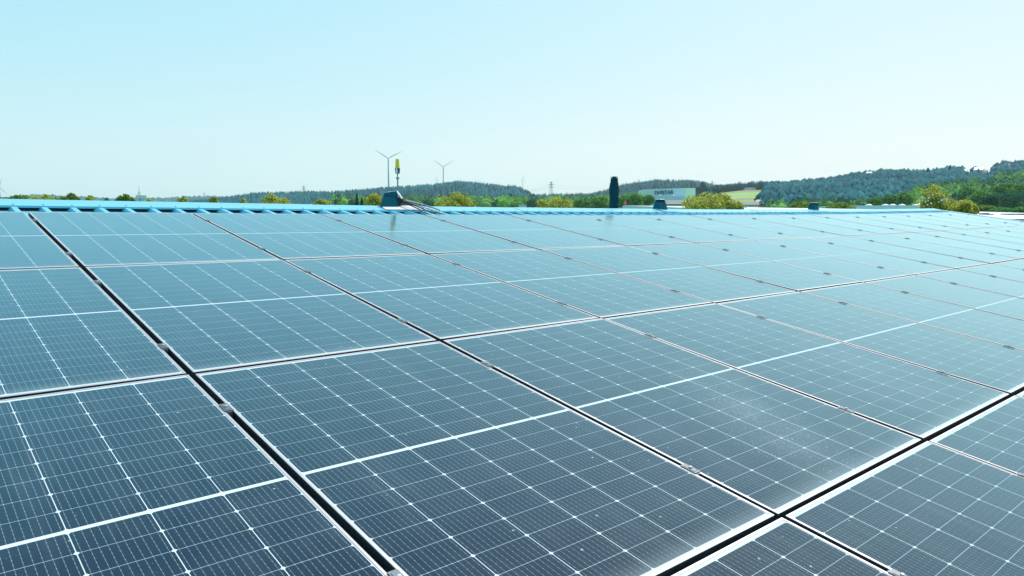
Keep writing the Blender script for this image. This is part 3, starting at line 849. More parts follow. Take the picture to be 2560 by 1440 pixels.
for ci, pth in enumerate(cpath):
    pts_ = []
    L = len(pth)
    for i, (x, y) in enumerate(pth):
        f_ = i / (L - 1); v = (VR + .02) + 0.86 * f_ ** 1.5 if ci < 7 else VR + 0.7
        pts_.append(ridgepix(x, y, v, 0) - Vector(cb.location))
    # smooth
    fine = []
    for i in range(len(pts_) - 1):
        a, b_ = pts_[i], pts_[i + 1]; p0 = pts_[max(i - 1, 0)]; p3 = pts_[min(i + 2, len(pts_) - 1)]
        for tt in (0, .25, .5, .75):
            fine.append(0.5 * ((2 * a) + (b_ - p0) * tt + (2 * p0 - 5 * a + 4 * b_ - p3) * tt ** 2 + (3 * a - p0 - 3 * b_ + p3) * tt ** 3))
    fine.append(pts_[-1])
    s = MB(); s.tube(fine, 0.0032 if ci % 3 else 0.0042, 7); s.build('cable', M_CABLE if ci < 7 else M_LEAD, cb, True)
# wire tray beside the cables
tr = empty('cable_tray', base + Vector((0.5, 0, 0))); tag(tr, 'wire mesh cable tray lying across the ridge flashing beside the black cables', 'cable tray')
s = MB()
rails_ = [[(1012, 500), (1040, 507), (1072, 515), (1100, 524)], [(1018, 505), (1042, 512), (1066, 521), (1092, 530)], [(1012, 503), (1036, 510.5), (1058, 519), (1084, 530)], [(1022, 501), (1050, 508), (1080, 517), (1112, 528)]]
R3 = []
for pth in rails_:
    q = [ridgepix(x, y, VR + .04 + 0.6 * (i / 3) ** 1.3, 0) - Vector(tr.location) for i, (x, y) in enumerate(pth)]
    R3.append(q); s.tube(q, 0.0020, 6)
for k in range(10):
    f_ = k / 9 * 2.999; i = int(f_); a = f_ - i
    for A_, B_ in ((0, 2), (1, 2), (0, 3), (3, 1)):
        s.tube([R3[A_][i].lerp(R3[A_][i + 1], a), R3[B_][i].lerp(R3[B_][i + 1], a)], 0.0018, 5)
s.build('wire_basket', M_TRAY, tr)

# ------------------------------------------------------------------ neighbouring roofs
def gable_hall(name, label, px0, px1, y0, drop, r, depth, wallmat, roofmat, pitch=5.0, extra=None):
    """long hall parallel to ours whose ridge is seen at row y0 at column px0"""
    a = at(px0, y0, r)
    d = pix_dir(px1, y0); k = (a.y - CAM.y) / d.y; b_ = CAM + d * k
    x0, x1, yr, zr = a.x, b_.x, a.y, a.z
    o = empty(name, ((x0 + x1) / 2, yr, 0)); tag(o, label, 'building')
    L = (x1 - x0) / 2; dz = depth * math.tan(R(pitch))
    s = MB(); nseg = 40
    for i in range(nseg):
        xa, xb = -L + 2 * L * i / nseg, -L + 2 * L * (i + 1) / nseg
        s.quad((xa, -depth, zr - dz), (xb, -depth, zr - dz), (xb, 0, zr), (xa, 0, zr)); s.quad((xa, 0, zr), (xb, 0, zr), (xb, depth, zr - dz), (xa, depth, zr - dz))
    s.quad((-L, -depth, zr - dz), (-L, -depth, zr - dz - .25), (-L, 0, zr - .25), (-L, 0, zr)); s.quad((-L, -depth, zr - dz - .25), (L, -depth, zr - dz - .25), (L, -depth, zr - dz), (-L, -depth, zr - dz))
    s.build('roof', roofmat, o)
    s = MB(); e = 0.2
    s.quad((-L + e, -depth + e, 0), (L - e, -depth + e, 0), (L - e, -depth + e, zr - dz), (-L + e, -depth + e, zr - dz))
    s.quad((L - e, depth - e, 0), (-L + e, depth - e, 0), (-L + e, depth - e, zr - dz), (L - e, depth - e, zr - dz))
    for q in (-L + e, L - e): s.poly([(q, -depth + e, 0), (q, -depth + e, zr - dz), (q, 0, zr - .05), (q, depth - e, zr - dz), (q, depth - e, 0)])
    s.build('wall', wallmat, o)
    return o, L, zr, dz
hall, L, zr, dz = gable_hall('neighbouring_hall', 'hall with pale metal roof just behind the ridge between flue and right vent', 1556, 2320, 513.6, 0, 46, 11, M_WALL, M_PALEROOF, 2.2)
# red sign on a thin post at its left gable
p = at(1563, 507, 48); q = empty('post_sign', (p.x, p.y, 0)); tag(q, 'small red sign on thin post beside the pale roof left end', 'sign')
s = MB(); s.tube([(0, 0, 0), (0, 0, z_at(1563, 501, 48))], 0.03, 8); s.build('post', M_STEEL, q)
s = MB(); s.lathe([(0.001, 0), (0.10, 0.0), (0.10, 0.03), (0.001, 0.03)], 16, lambda v: Vector((v.x * RIGHT.x - v.z * FWD.x, v.x * RIGHT.y - v.z * FWD.y, v.y + z_at(1563, 507, 48)))); s.build('sign_board', M_RED, q)
# blue grey hall with rounded skylights
b2 = at(2215, 520, 120)
o = empty('flat_roof_hall', (b2.x, b2.y, 0)); tag(o, 'blue grey flat roofed hall with white rooflights beyond the right ridge end', 'building')
def facing_box(o, px0, px1, ytop, r, depth, mat, name='wall', zb=0.0, dr=0.0):
    a = at(px0, ytop, r); b_ = at(px1, ytop, r + dr); zt = a.z
    back = Vector((FWD.x, FWD.y, 0)).normalized() * depth
    s = MB(); L0 = Vector(o.location)
    A, B = Vector((a.x, a.y, 0)), Vector((b_.x, b_.y, 0))
    c = [A, B, B + back, A + back]
    zs = [a.z, b_.z, b_.z, a.z]
    lo_ = [Vector((p.x, p.y, zb)) - L0 for p in c]; hi = [Vector((p.x, p.y, z)) - L0 for p, z in zip(c, zs)]
    for i in range(4): s.quad(lo_[i], lo_[(i + 1) % 4], hi[(i + 1) % 4], hi[i])
    s.poly(hi)
    return s.build(name, mat, o)
facing_box(o, 2128, 2310, 513.5, 118, 18, M_HALL)
for x in (2172, 2213, 2232, 2255, 2290):
    p = at(x, 513.5, 121) - Vector(o.location)
    s = MB(); s.lathe([(0.50, -0.3), (0.50, 0.02), (0.38, 0.13), (0.12, 0.20)], 12, lambda v: v + p); s.build('rooflight', M_WHITE, o, True)
# pinkish roof at the right edge
b3 = at(2520, 545, 60); o = empty('gravel_roof_building', (b3.x, b3.y, 0)); tag(o, 'low building with pale pinkish roof and dark skylights at the right edge', 'building')
a0, a1 = at(2395, 532.5, 66), at(2700, 536, 66); n0, n1 = at(2380, 546, 48), at(2760, 551.5, 48)
s = MB(); L0 = Vector(o.location); s.poly([n0 - L0, n1 - L0, a1 - L0, a0 - L0]); s.build('roof', M_PINKROOF, o)
s = MB(); z0 = Vector((0, 0, 0.12))
for A, B in ((n0, n1), (n1, a1), (a1, a0), (a0, n0)):
    A = A - L0; B = B - L0; s.quad((A.x, A.y, 0), (B.x, B.y, 0), B - z0, A - z0)
s.build('wall', M_HALL, o)
s = MB(); A = n0 - L0; B = n1 - L0; s.quad(A - z0 * 1.0 + Vector((0, -.05, 0)), B - z0 + Vector((0, -.05, 0)), B + Vector((0, -.05, .02)), A + Vector((0, -.05, .02))); s.build('fascia', M_SKYL, o)
for x, y, r, ww in ((2465, 537.0, 60, .75), (2519, 536.5, 61, .7), (2552, 536.5, 61, .7), (2456, 534.5, 64, .7), (2592, 537, 60, .7)):
    p = at(x, y, r) - L0
    s = MB(); s.frustum(-0.12, ww * .62, 1.0, 0.06, ww * .56, .9, tf=lambda v: yaw(v, -0.7) + p); s.build('skylight', M_SKYL, o)

# warehouse with the lettering
wh = empty('warehouse', Vector((at(1670, 500, 640).x, at(1670, 500, 640).y, 0))); tag(wh, 'pale blue box shaped warehouse with dark PAPSTAR lettering below the wooded hill', 'building')
L0 = Vector(wh.location)
ax = Vector((RIGHT.x, RIGHT.y, 0)).normalized(); bx_ = Vector((FWD.x, FWD.y, 0)).normalized()
def wpt(px, py, r): return at(px, py, r) - L0
def slab(name, mat, quadpts, depth, rlist=None, parent=wh):
    s = MB(); a = quadpts; b_ = [p + bx_ * depth for p in a]
    s.poly(a); s.poly(list(reversed(b_)))
    for i in range(4): s.quad(a[(i + 1) % 4], a[i], b_[i], b_[(i + 1) % 4])
    return s.build(name, mat, parent)
WR0, WR1, WR2 = 640, 628, 652
zb = 8.0
def col_pt(px, r, z): p = wpt(px, 500, r); return Vector((p.x, p.y, z))
ztl, ztr = z_at(1611, 473.5, WR0), z_at(1712, 470, WR1)
slab('wall', M_HALL, [col_pt(1611, WR0, zb), col_pt(1712, WR1, zb), Vector((*col_pt(1712, WR1, 0).xy, ztr)), Vector((*col_pt(1611, WR0, 0).xy, ztl))], 30)
slab('side_wall', M_HALL, [col_pt(1712.3, WR1 + .3, zb), col_pt(1738, WR2, zb), Vector((*col_pt(1738, WR2, 0).xy, z_at(1738, 470, WR2))), Vector((*col_pt(1712.3, WR1 + .3, 0).xy, ztr - .03))], 28)
slab('annex', M_HALL2, [col_pt(1640, WR0 - 9, zb), col_pt(1713, WR1 - 9, zb), Vector((*col_pt(1713, WR1 - 9, 0).xy, z_at(1713, 491, WR1 - 9))), Vector((*col_pt(1640, WR0 - 9, 0).xy, z_at(1640, 491.5, WR0 - 9)))], 8)
s = MB()
for px in (1650, 1684):
    p = wpt(px, 490.3, WR1 - 7); s.lathe([(0.01, 0), (0.9, 0.1), (0.9, .9), (0.01, 1.3)], 10, lambda v: v + p)
s.build('roof_lamp', M_WHITE, wh)
cu = bpy.data.curves.new('lettering', 'FONT'); cu.body = 'PAPSTAR'; cu.size = 1.0; cu.offset = 0.042; cu.extrude = 0.03; cu.space_character = 1.05
to = bpy.data.objects.new('lettering_tmp', cu); col.objects.link(to)
bpy.context.view_layer.update()
me = bpy.data.meshes.new_from_object(to.evaluated_get(bpy.context.evaluated_depsgraph_get()))
bpy.data.objects.remove(to)
co = np.array([v.co[:] for v in me.vertices]); x0, x1 = co[:, 0].min(), co[:, 0].max(); y0, y1 = co[:, 1].min(), co[:, 1].max()
A = col_pt(1636, 634.5, 0); B = col_pt(1683, 630.5, 0)
zl0, zl1, zr0, zr1 = z_at(1636, 487.2, 634.5), z_at(1636, 477, 634.5), z_at(1683, 485.4, 630.5), z_at(1683, 475.2, 630.5)
for v in me.vertices:
    f_ = (v.co.x - x0) / (x1 - x0); g_ = (v.co.y - y0) / (y1 - y0)
    zz = (zl0 + (zr0 - zl0) * f_) * (1 - g_) + (zl1 + (zr1 - zl1) * f_) * g_
    P = A.lerp(B, f_); v.co = Vector((P.x, P.y, zz)) - bx_ * (0.5 + v.co.z * 4)
me.materials.clear(); me.materials.append(M_LETTER)
lt = bpy.data.objects.new('lettering', me); col.objects.link(lt); lt.parent = wh

# houses
def house(px, py_base, r, w_, h_, label, wallm, roofm, rot=0.3, dep=None):
    g = at(px, py_base, r); o = empty('house', g); tag(o, label, 'house'); dep = dep or w_ * 0.7
    tf = lambda p: yaw(p, rot - cam_az)
    s = MB(); s.box(-w_ / 2, w_ / 2, -dep / 2, dep / 2, -12, h_ * .55, tf); 
    s.poly([tf(Vector((-w_ / 2, y, h_ * .55))) if False else tf(Vector((x, -dep / 2, z))) for x, y, z in ((-w_ / 2, 0, h_ * .551), (w_ / 2, 0, h_ * .551), (0, 0, h_))])
    s.poly([tf(Vector((x, dep / 2, z))) for x, z in ((w_ / 2, h_ * .551), (-w_ / 2, h_ * .551), (0, h_))]); s.build('wall', wallm, o)
    s = MB(); e = 0.4
    for sg in (-1, 1):
        a = [Vector((sg * (w_ / 2 + e), -dep / 2 - e, h_ * .55 - e * .5)), Vector((sg * (w_ / 2 + e), dep / 2 + e, h_ * .55 - e * .5)), Vector((0, dep / 2 + e, h_ + .1)), Vector((0, -dep / 2 - e, h_ + .1))]
        s.poly([tf(v) for v in a])
    ob = s.build('roof', roofm, o); sm = ob.modifiers.new('t', 'SOLIDIFY'); sm.thickness = 0.25
    s = MB()
    for x in (-w_ * .25, w_ * .2): s.box(x - .5, x + .5, -dep / 2 - .06, -dep / 2 - .02, h_ * .2, h_ * .4, tf)
    s.build('window', M_WIN, o)
    return o
house(2409, 436, 1090, 9, 6.5, 'small white gabled house among trees at the left of the hilltop houses', M_WHITEWALL, M_WHITE, 0.9)
house(2447, 433, 1085, 13, 7, 'wide white house with pale roof in the middle of the hilltop', M_WHITEWALL, M_WHITE, 0.9)
house(2462, 436, 1080, 8, 5, 'white house right beside the wide house on the hilltop', M_WHITEWALL, M_TILE, 0.9)
house(2512, 424, 1095, 11, 7, 'hilltop house with brown roof half hidden among trees', M_WHITEWALL, M_TILE, 1.3)
house(2545, 434, 1070, 14, 8, 'hilltop house with grey brown roof nearest the right edge', M_WHITEWALL, M_TILEG, 1.2)
house(2172, 439, 1100, 9, 5, 'small pale house on the crest of the dark wooded ridge', M_WHITEWALL, M_PINKROOF, 1.2)
house(1897, 518, 330, 2.6, 2.9, 'small orange brick house in front of the dark trees, right of the fields', M_ORANGE, M_PINKROOF, 0.4)
house(1682, 520, 210, 5.0, 1.8, 'house with wide grey brown roof right of the small ridge vent', M_WHITEWALL, M_TILEG, 1.45, 7)
house(1872, 520, 260, 5.0, 1.8, 'low house with dark roof between bush and orange brick house', M_WHITEWALL, M_TILEG, 1.45, 5)
o = empty('shed', Vector((*at(1307, 520, 300).xy, 0))); tag(o, 'small pale flat roofed shed at the foot of the wooded hill', 'shed')
facing_box(o, 1298, 1316, 513, 300, 3, M_HALL, 'wall'); facing_box(o, 1297, 1317, 512, 299.7, 3.4, M_WHITE, 'roof', zb=z_at(1307, 513, 300))
o = empty('farm_shed', Vector((*at(1925, 470, 1050).xy, 0))); tag(o, 'long low white roofed shed at the top of the fields', 'shed')
facing_box(o, 1862, 1890, 469.5, 1128, 8, M_WHITEWALL, 'wall', zb=40); facing_box(o, 1861, 1891, 468.6, 1127, 10, M_PINKROOF, 'roof', zb=z_at(1870, 469.5, 1127))
o = empty('orange_house', Vector((*at(15, 505, 150).xy, 0))); tag(o, 'pale orange rendered house peeping over the ridge at the left edge', 'house')
facing_box(o, -30, 22, 493, 150, 6, M_ORANGE, 'wall'); facing_box(o, 22.2, 34, 492.5, 149.5, 8, M_PINKROOF, 'side_wall')

# ------------------------------------------------------------------ billboard, pylons, turbines
bp_ = at(352, 500, 230); o = empty('billboard', Vector((bp_.x, bp_.y, 0))); tag(o, 'blue grey billboard on a post with thin antenna, seen over the left roof', 'billboard')
L0 = Vector(o.location); rI = ax
def bpt(px, py): return at(px, py, 230) - L0
s = MB(); a = [bpt(339, 495.5), bpt(365.5, 496), bpt(365.5, 488.5), bpt(339, 488)]; b_ = [p + bx_ * .4 for p in a]; s.poly(a); s.poly(list(reversed(b_)))
for i in range(4): s.quad(a[(i + 1) % 4], a[i], b_[i], b_[(i + 1) % 4])
s.build('board', M_HALL, o)
s = MB(); p = bpt(350, 496); s.tube([(p.x, p.y, -5), (p.x, p.y, p.z)], 0.2, 10); s.build('post', M_STEEL, o)
s = MB(); p = bpt(348, 488); z1 = bpt(348, 462).z; s.tube([p, (p.x, p.y, z1)], 0.09, 6, 0.03)
for dx in (-.45, .45): s.tube([p + ax * dx, Vector((p.x, p.y, p.z + 1.0))], 0.05, 5)
s.build('aerial', M_TURB, o)

def pylon(px, ytop, ybase, r, label):
    b_ = at(px, ybase, r); H = z_at(px, ytop, r) - b_.z; o = empty('power_pylon', b_); tag(o, label, 'pylon', 'lattice pylons on the horizon')
    s = MB(); w = H * .10; k = 7; th = H * 0.0095
    def lv(i): f_ = i / k; return H * f_ * .98, w * (1 - f_) ** 0.9 + H * .008
    for sx in (-1, 1):
        for sy in (-1, 1):
            for i in range(k):
                z0, w0 = lv(i); z1, w1 = lv(i + 1); s.tube([(sx * w0, sy * w0, z0 - (3 if i == 0 else 0)), (sx * w1, sy * w1, z1)], th, 4)
    for i in range(k):
        z0, w0 = lv(i); z1, w1 = lv(i + 1)
        for sy in (-1, 1): s.tube([ax * w0 + Vector((0, 0, z0)), -ax * w1 + Vector((0, 0, z1))], th * .7, 4); s.tube([-ax * w0 + Vector((0, 0, z0)), ax * w1 + Vector((0, 0, z1))], th * .7, 4)
    s.build('lattice_mast', M_PYLON, o)
    for f_, ln in ((.62, .17), (.78, .22), (.92, .12)):
        q = MB(); q.tube([-ax * H * ln + Vector((0, 0, H * f_)), Vector((0, 0, H * (f_ + .03))), ax * H * ln + Vector((0, 0, H * f_))], th, 4); q.tube([-ax * H * ln + Vector((0, 0, H * f_)), ax * H * ln + Vector((0, 0, H * f_))], th, 4)
        q.build('cross_arm', M_PYLON, o)
    return o, H
py1, H1 = pylon(1378, 453, 492, 2300, 'tall pylon in the gap between the two wooded hills')
pylon(760, 463, 492, 2600, 'pylon above the low left shoulder of the wooded hill')
pylon(511, 481, 500, 3300, 'tiny pylon far off at the left, between two small bushes')
pylon(1597, 448, 470, 2900, 'faint pylon on the hill just right of the flue')
pylon(1780, 452, 482, 2700, 'faint pylon beside the round tree left of the fields')
pylon(2013, 500, 517, 620, 'short pylon among bushes left of the right vent') if False else None
wires = MB()
b_ = Vector(py1.location)
for f_ in (.62, .78):
    for sg in (-1, 1):
        p0 = b_ + ax * sg * H1 * .18 + Vector((0, 0, H1 * f_))
        for px, yy in ((1290, 484), (1660, 477)):
            p1 = at(px, yy - f_ * 14 + 9, 2500); mid_ = (p0 + p1) / 2 - Vector((0, 0, 5))
            wires.tube([p0, p0.lerp(mid_, .5) - Vector((0, 0, 1.2)), mid_, mid_.lerp(p1, .5) - Vector((0, 0, 1.2)), p1], 0.14, 4)
wo_ = wires.build('power_line', M_PYLON); tag(wo_, 'thin power lines strung from the pylon between the hills', 'power line')

def blade_mesh(L, ang, face):
    """one blade in the rotor plane; face = unit vector the rotor looks along"""
    side = face.cross(Vector((0, 0, 1))).normalized(); upv = Vector((0, 0, 1))
    d = side * math.cos(ang) + upv * math.sin(ang); c = face.cross(d).normalized()
    s = MB(); secs = [(0.0, .022, .022), (.06, .022, .022), (.18, .056, .016), (.5, .040, .010), (.8, .024, .006), (1.0, .006, .003)]
    g = 0
    for t_, ch, th in secs:
        for kx, ky in ((-.35, 0), (0, 1), (.65, 0), (0, -1)):
            s.v.append(tuple(d * (t_ * L) + c * (kx * ch * L) + face * (ky * th * L * .5)))
    for i in range(len(secs) - 1):
        for k in range(4): s.f.append((i * 4 + k, i * 4 + (k + 1) % 4, (i + 1) * 4 + (k + 1) % 4, (i + 1) * 4 + k)); s.mi.append(0)
    s.f.append((0, 1, 2, 3)); s.f.append((len(s.v) - 4, len(s.v) - 3, len(s.v) - 2, len(s.v) - 1)); s.mi += [0, 0]
    return s
def turbine(px, yhub, ybase, r, blade_px, angs_, label, twist=0.35):
    hub = at(px, yhub, r); zb = min(gz(hub.x, hub.y), z_at(px, ybase, r)) - 5
    o = empty('wind_turbine', Vector((hub.x, hub.y, zb))); tag(o, label, 'wind turbine', 'wind turbines on the horizon')
    H = hub.z - zb; L = blade_px / F * r * 1.03
    s = MB(); s.lathe([(L * .060, 0), (L * .052, H * .5), (L * .036, H * .985)], 16); s.build('tower', M_TURB, o, True)
    face = -(Vector((FWD.x, FWD.y, 0)).normalized()); face = yaw(face, twist)
    s = MB(); q = face.to_track_quat('Y', 'Z').to_matrix()
    s.box(-L * .03, L * .03, -L * .13, L * .04, -L * .03, L * .035, lambda p: q @ p + Vector((0, 0, H))); s.build('nacelle', M_TURB, o)
    hc = Vector((0, 0, H)) + face * L * .06
    s = MB(); s.lathe([(L * .032, -L * .02), (L * .032, L * .01), (L * .012, L * .045)], 12, lambda p: q @ Vector((p.x, p.z, p.y)) + hc); s.build('hub', M_TURB, o)
    for a_ in angs_:
        bl = blade_mesh(L, R(a_), face); bl.v = [tuple(Vector(v) + hc) for v in bl.v]; bl.build('blade', M_TURB, o)
    return o
turbine(970.5, 396, 480, 2500, 38, (152, 32, 272), 'biggest wind turbine, left of the yellow capped pole', 0.3)
turbine(1108, 417.5, 470, 3000, 29, (147, 35, 270), 'second biggest wind turbine, on the hill right of the yellow capped pole', 0.3)
turbine(1092, 448, 470, 4200, 14, (118, 238, 358), 'small wind turbine just left of the second biggest one', 1.1)
turbine(1190, 454, 475, 4500, 11, (170, 52, 290), 'small wind turbine over the top of the dark wooded hill', 0.3)
turbine(1307, 447.5, 480, 3900, 14, (105, 215, 335), 'small wind turbine over the right end of the wooded hill', 0.6)
turbine(1280, 469, 480, 5200, 14, (92, 212, 332), 'very small turbine with one blade straight up, left of the hill end', 0.3)
turbine(-1, 468.5, 505, 2600, 22, (-14, 106, 226), 'wind turbine cut off by the left edge of the view', 0.2)

# ------------------------------------------------------------------ trees whose tops show over the ridge
def leaf_crown(n, rx, ry, rz, leaf, seed, lumps=9, zcut=None, spikes=0):
    """leaf sized faces grouped in clumps through the crown"""
    r_ = np.random.default_rng(seed)
    fi = np.arange(lumps) + .5; zz_ = 1 - fi / lumps * 1.05; ph_ = fi * 2.39996 + r_.uniform(0, 6)
    lc = np.stack([np.sqrt(np.maximum(0, 1 - zz_ ** 2)) * np.cos(ph_), np.sqrt(np.maximum(0, 1 - zz_ ** 2)) * np.sin(ph_), zz_], 1) + r_.normal(0, .12, (lumps, 3))
    lc *= r_.uniform(.48, .78, (lumps, 1)); lr = r_.uniform(.26, .40, lumps)
    k = r_.integers(0, lumps, n); d = r_.normal(0, 1, (n, 3)); d /= np.linalg.norm(d, axis=1)[:, None]
    P = lc[k] + d * lr[k][:, None] * (r_.uniform(.3, 1.05, n) ** .6)[:, None]
    if spikes:
        ns = spikes * 40; a = r_.uniform(0, 6.28, spikes); b0 = np.stack([.5 * np.cos(a), .5 * np.sin(a), r_.uniform(.45, .8, spikes)], 1)
        kk = r_.integers(0, spikes, ns); tt = r_.uniform(0, 1, ns)[:, None]
        dirs = np.stack([.18 * np.cos(a), .18 * np.sin(a), np.full(spikes, .26)], 1)
        P2 = b0[kk] + dirs[kk] * tt + r_.normal(0, .02, (ns, 3)); P = np.concatenate([P, P2])
    n = len(P)
    P[:, :2] /= np.percentile(np.hypot(P[:, 0], P[:, 1]), 97); P[:, 2] /= np.percentile(P[:, 2], 99)
    P[:, 2] *= 1.0; nn = np.linalg.norm(P, axis=1); P /= np.maximum(1, nn / 1.03)[:, None] ** (0 if spikes else 1)
    P = P * np.array([rx, ry, rz])
    a = r_.normal(0, 1, (n, 3)); a /= np.linalg.norm(a, axis=1)[:, None]
    b_ = np.cross(a, r_.normal(0, 1, (n, 3))); b_ /= np.linalg.norm(b_, axis=1)[:, None]
    L = leaf * r_.uniform(.6, 1.3, (n, 1))
    q = np.stack([P - a * L, P - b_ * L * .5 + a * L * .1, P + a * L, P + b_ * L * .5 + a * L * .1], 1).reshape(-1, 3)
    vary = np.repeat(np.clip(r_.beta(2, 1.7, n) , 0, 1), 4)
    return q, np.arange(4 * n), vary
def branches(H, rx, seed, n=7):
    r_ = np.random.default_rng(seed); s = MB()
    s.tube([(0, 0, 0), (r_.uniform(-.1, .1), 0, H * .35), (r_.uniform(-.15, .15), r_.uniform(-.15, .15), H * .62), (0, 0, H * .8)], H * .02 + .06, 8, .04)
    for i in range(n):
        a = 6.283 * i / n + r_.uniform(-.3, .3); z = H * r_.uniform(.35, .62); L = rx * r_.uniform(.5, .85)
        s.tube([(0, 0, z), (math.cos(a) * L * .5, math.sin(a) * L * .5, z + L * .45), (math.cos(a) * L, math.sin(a) * L, z + L * .8)], .07, 5, .015)
    return s
TREES = [
    # px, half width px, top row, distance, flatten, material, leaves, seed, label
    (52, 30, 488.5, 60, .8, M_LEAFG, 2600, 1, 'leafy green tree top at the far left of the ridge line'),
    (101, 32, 487.5, 58, .8, M_LEAF, 2800, 2, 'yellow green tree top, second from the left along the ridge'),
    (150, 20, 492, 62, .8, M_LEAFG, 1800, 3, 'low green tree top at the left foot of the pointed tree'),
    (174, 22, 484, 64, 1.1, M_LEAFG, 2400, 4, 'pointed blue green tree top between low bushes at the left'),
    (222, 17, 490.5, 58, .9, M_LEAF, 1800, 5, 'small rounded tree top left of the grey green one'),
    (263, 13, 495, 58, .9, M_LEAFG, 1100, 6, 'tiny spiky tree top beside the grey green crown'),
    (311, 23, 486.5, 66, .9, M_LEAFG, 2400, 7, 'grey green airy tree top left of the billboard'),
    (376, 16, 498, 56, .7, M_LEAF, 1300, 8, 'low yellowish tree top right under the billboard'),
    (454, 14, 490.5, 56, 1.0, M_LEAF, 1500, 9, 'small round yellow green tree top, first right of the billboard'),
    (534, 12, 493.5, 56, 1.0, M_LEAF, 1300, 10, 'small round tree top right of the tiny pylon'),
    (609, 10, 496.5, 56, 1.0, M_LEAF, 900, 11, 'smallest bush top, left of the broad yellow tree'),
    (684, 38, 488, 40, .55, M_LEAF, 4200, 12, 'broad yellow tree top with ragged right side left of the large vent'),
    (804, 26, 499.5, 42, .55, M_LEAF, 2300, 13, 'low spiky yellow tree top midway to the dark conifer'),
    (848, 6, 506, 44, .9, M_LEAF, 500, 14, 'tiny yellow green sprig left of the dark conifer'),
    (934, 29, 484.5, 44, .95, M_LEAF, 3600, 15, 'yellow green tree top touching the left of the large vent'),
    (1137, 43, 484, 42, .8, M_LEAF, 5200, 16, 'rounded yellow olive tree top right of the cables'),
    (1378, 45, 496, 46, .5, M_LEAF, 4200, 17, 'wide low yellow tree top between shed and flue'),
    (1432, 14, 512, 60, .6, M_LEAFG, 700, 18, 'low green sprig right of the wide yellow tree top') if False else None,
    (1770, 62, 486, 38, .62, M_LEAF, 9000, 19, 'large yellow green tree top between small vent and fields'),
    (1832, 24, 502, 37, .55, M_LEAF, 2200, 20, 'low ragged yellow bush joined to the right of the large tree top'),
    (2002, 34, 505, 90, .5, M_LEAFG, 2600, 21, 'flat green bush left of the right vent'),
    (2098, 28, 506, 85, .6, M_LEAFG, 2400, 22, 'flat green bush right of the right vent'),
    (2343, 42, 470.5, 34, 1.15, M_LEAF, 8200, 23, 'tall yellow green tree with white blossom at the end of the ridge'),
    (2408, 27, 501, 33, .85, M_LEAF, 3400, 24, 'small yellow bush right of the blossoming tree'),
]
for T in TREES:
    if T is None: continue
    px, hw, yt, r, flat, mat, nl, seed, label = T
    top = at(px, yt, r); rx = hw / F * r * 1.06; rz = max(rx * flat * 1.25, (521 - yt) / F * r * 1.05)
    gx_, gy_ = top.x, top.y; g0 = gz(gx_, gy_)
    o = empty('tree', Vector((gx_, gy_, g0))); tag(o, label, 'tree', 'tree tops showing over the ridge')
    zc = top.z - g0 - rz
    leaf = 2.6 / F * r * (1.15 if r > 50 else 1.0)
    q, cn, vr = leaf_crown(nl, rx / .98, rx / .98, rz, leaf, seed, 12 if hw > 25 else 8, spikes=(5 if hw > 35 else 0))
    # the crown carries on below the part that shows over the roof
    q2, cn2, vr2 = leaf_crown(nl // 2, rx * 1.25, rx * 1.25, -max(rz, rx) * 1.9, leaf * 1.15, seed + 200, 12)
    q2[:, 2] -= rz * .25
    q = np.concatenate([q, q2]); cn = np.arange(len(q)); vr = np.concatenate([vr, vr2])
    q[:, 2] += zc
    array_mesh('crown', q, 4, cn, mat, vr, o)
    branches(zc + rz * .7, rx, seed).build('trunk', M_BARK, o)
    if seed == 23:
        r_ = np.random.default_rng(5); n = 150
        d = r_.normal(0, 1, (n, 3)); d /= np.linalg.norm(d, axis=1)[:, None]; d[:, 2] = np.abs(d[:, 2])
        P = d * np.array([rx, rx, rz]) * r_.uniform(.75, 1.0, (n, 1)); P[:, 2] += zc
        a = r_.normal(0, 1, (n, 3)); a /= np.linalg.norm(a, axis=1)[:, None]; b_ = np.cross(a, r_.normal(0, 1, (n, 3))); b_ /= np.linalg.norm(b_, axis=1)[:, None]
        Lf = .045 * r_.uniform(.6, 1.2, (n, 1)); q2 = np.stack([P - a * Lf, P - b_ * Lf, P + a * Lf, P + b_ * Lf], 1).reshape(-1, 3)
        array_mesh('blossom', q2, 4, np.arange(4 * n), M_WHITE, None, o)

# conifers and lone trees farther off
def conifer(px, yt, r, w_px, label, mat=M_LEAFD, seed=1):
    top = at(px, yt, r); g0 = gz(top.x, top.y); H = top.z - g0; o = empty('conifer_tree', Vector((top.x, top.y, g0))); tag(o, label, 'conifer')
    r_ = np.random.default_rng(seed); n = 3200; w = w_px / F * r
    vis = min(H, (521 - yt) / F * r * 2.2)
    z = 1 - r_.uniform(0, 1, n) ** .6; rad = (1 - z) * w * (0.75 + .25 * np.sin(z * 46)) * r_.uniform(.35, 1.0, n) + .05; a = r_.uniform(0, 6.283, n)
    P = np.stack([rad * np.cos(a), rad * np.sin(a), H - vis + z * vis - rad * .25], 1)
    d = r_.normal(0, 1, (n, 3)); d /= np.linalg.norm(d, axis=1)[:, None]; e = np.cross(d, r_.normal(0, 1, (n, 3))); e /= np.linalg.norm(e, axis=1)[:, None]
    L = 2.2 / F * r
    q = np.stack([P - d * L, P - e * L * .5, P + d * L, P + e * L * .5], 1).reshape(-1, 3)
    array_mesh('crown', q, 4, np.arange(4 * n), mat, np.repeat(r_.beta(1.5, 2.5, n), 4), o)
    s = MB(); s.tube([(0, 0, 0), (0, 0, H * .96)], w * .07 + .05, 8, .03); s.build('trunk', M_BARK, o)
conifer(892, 482, 150, 13, 'dark pointed conifer left of the large vent hood', seed=2)
conifer(904, 494, 155, 8, 'shorter dark conifer at the right shoulder of the pointed one', seed=3)
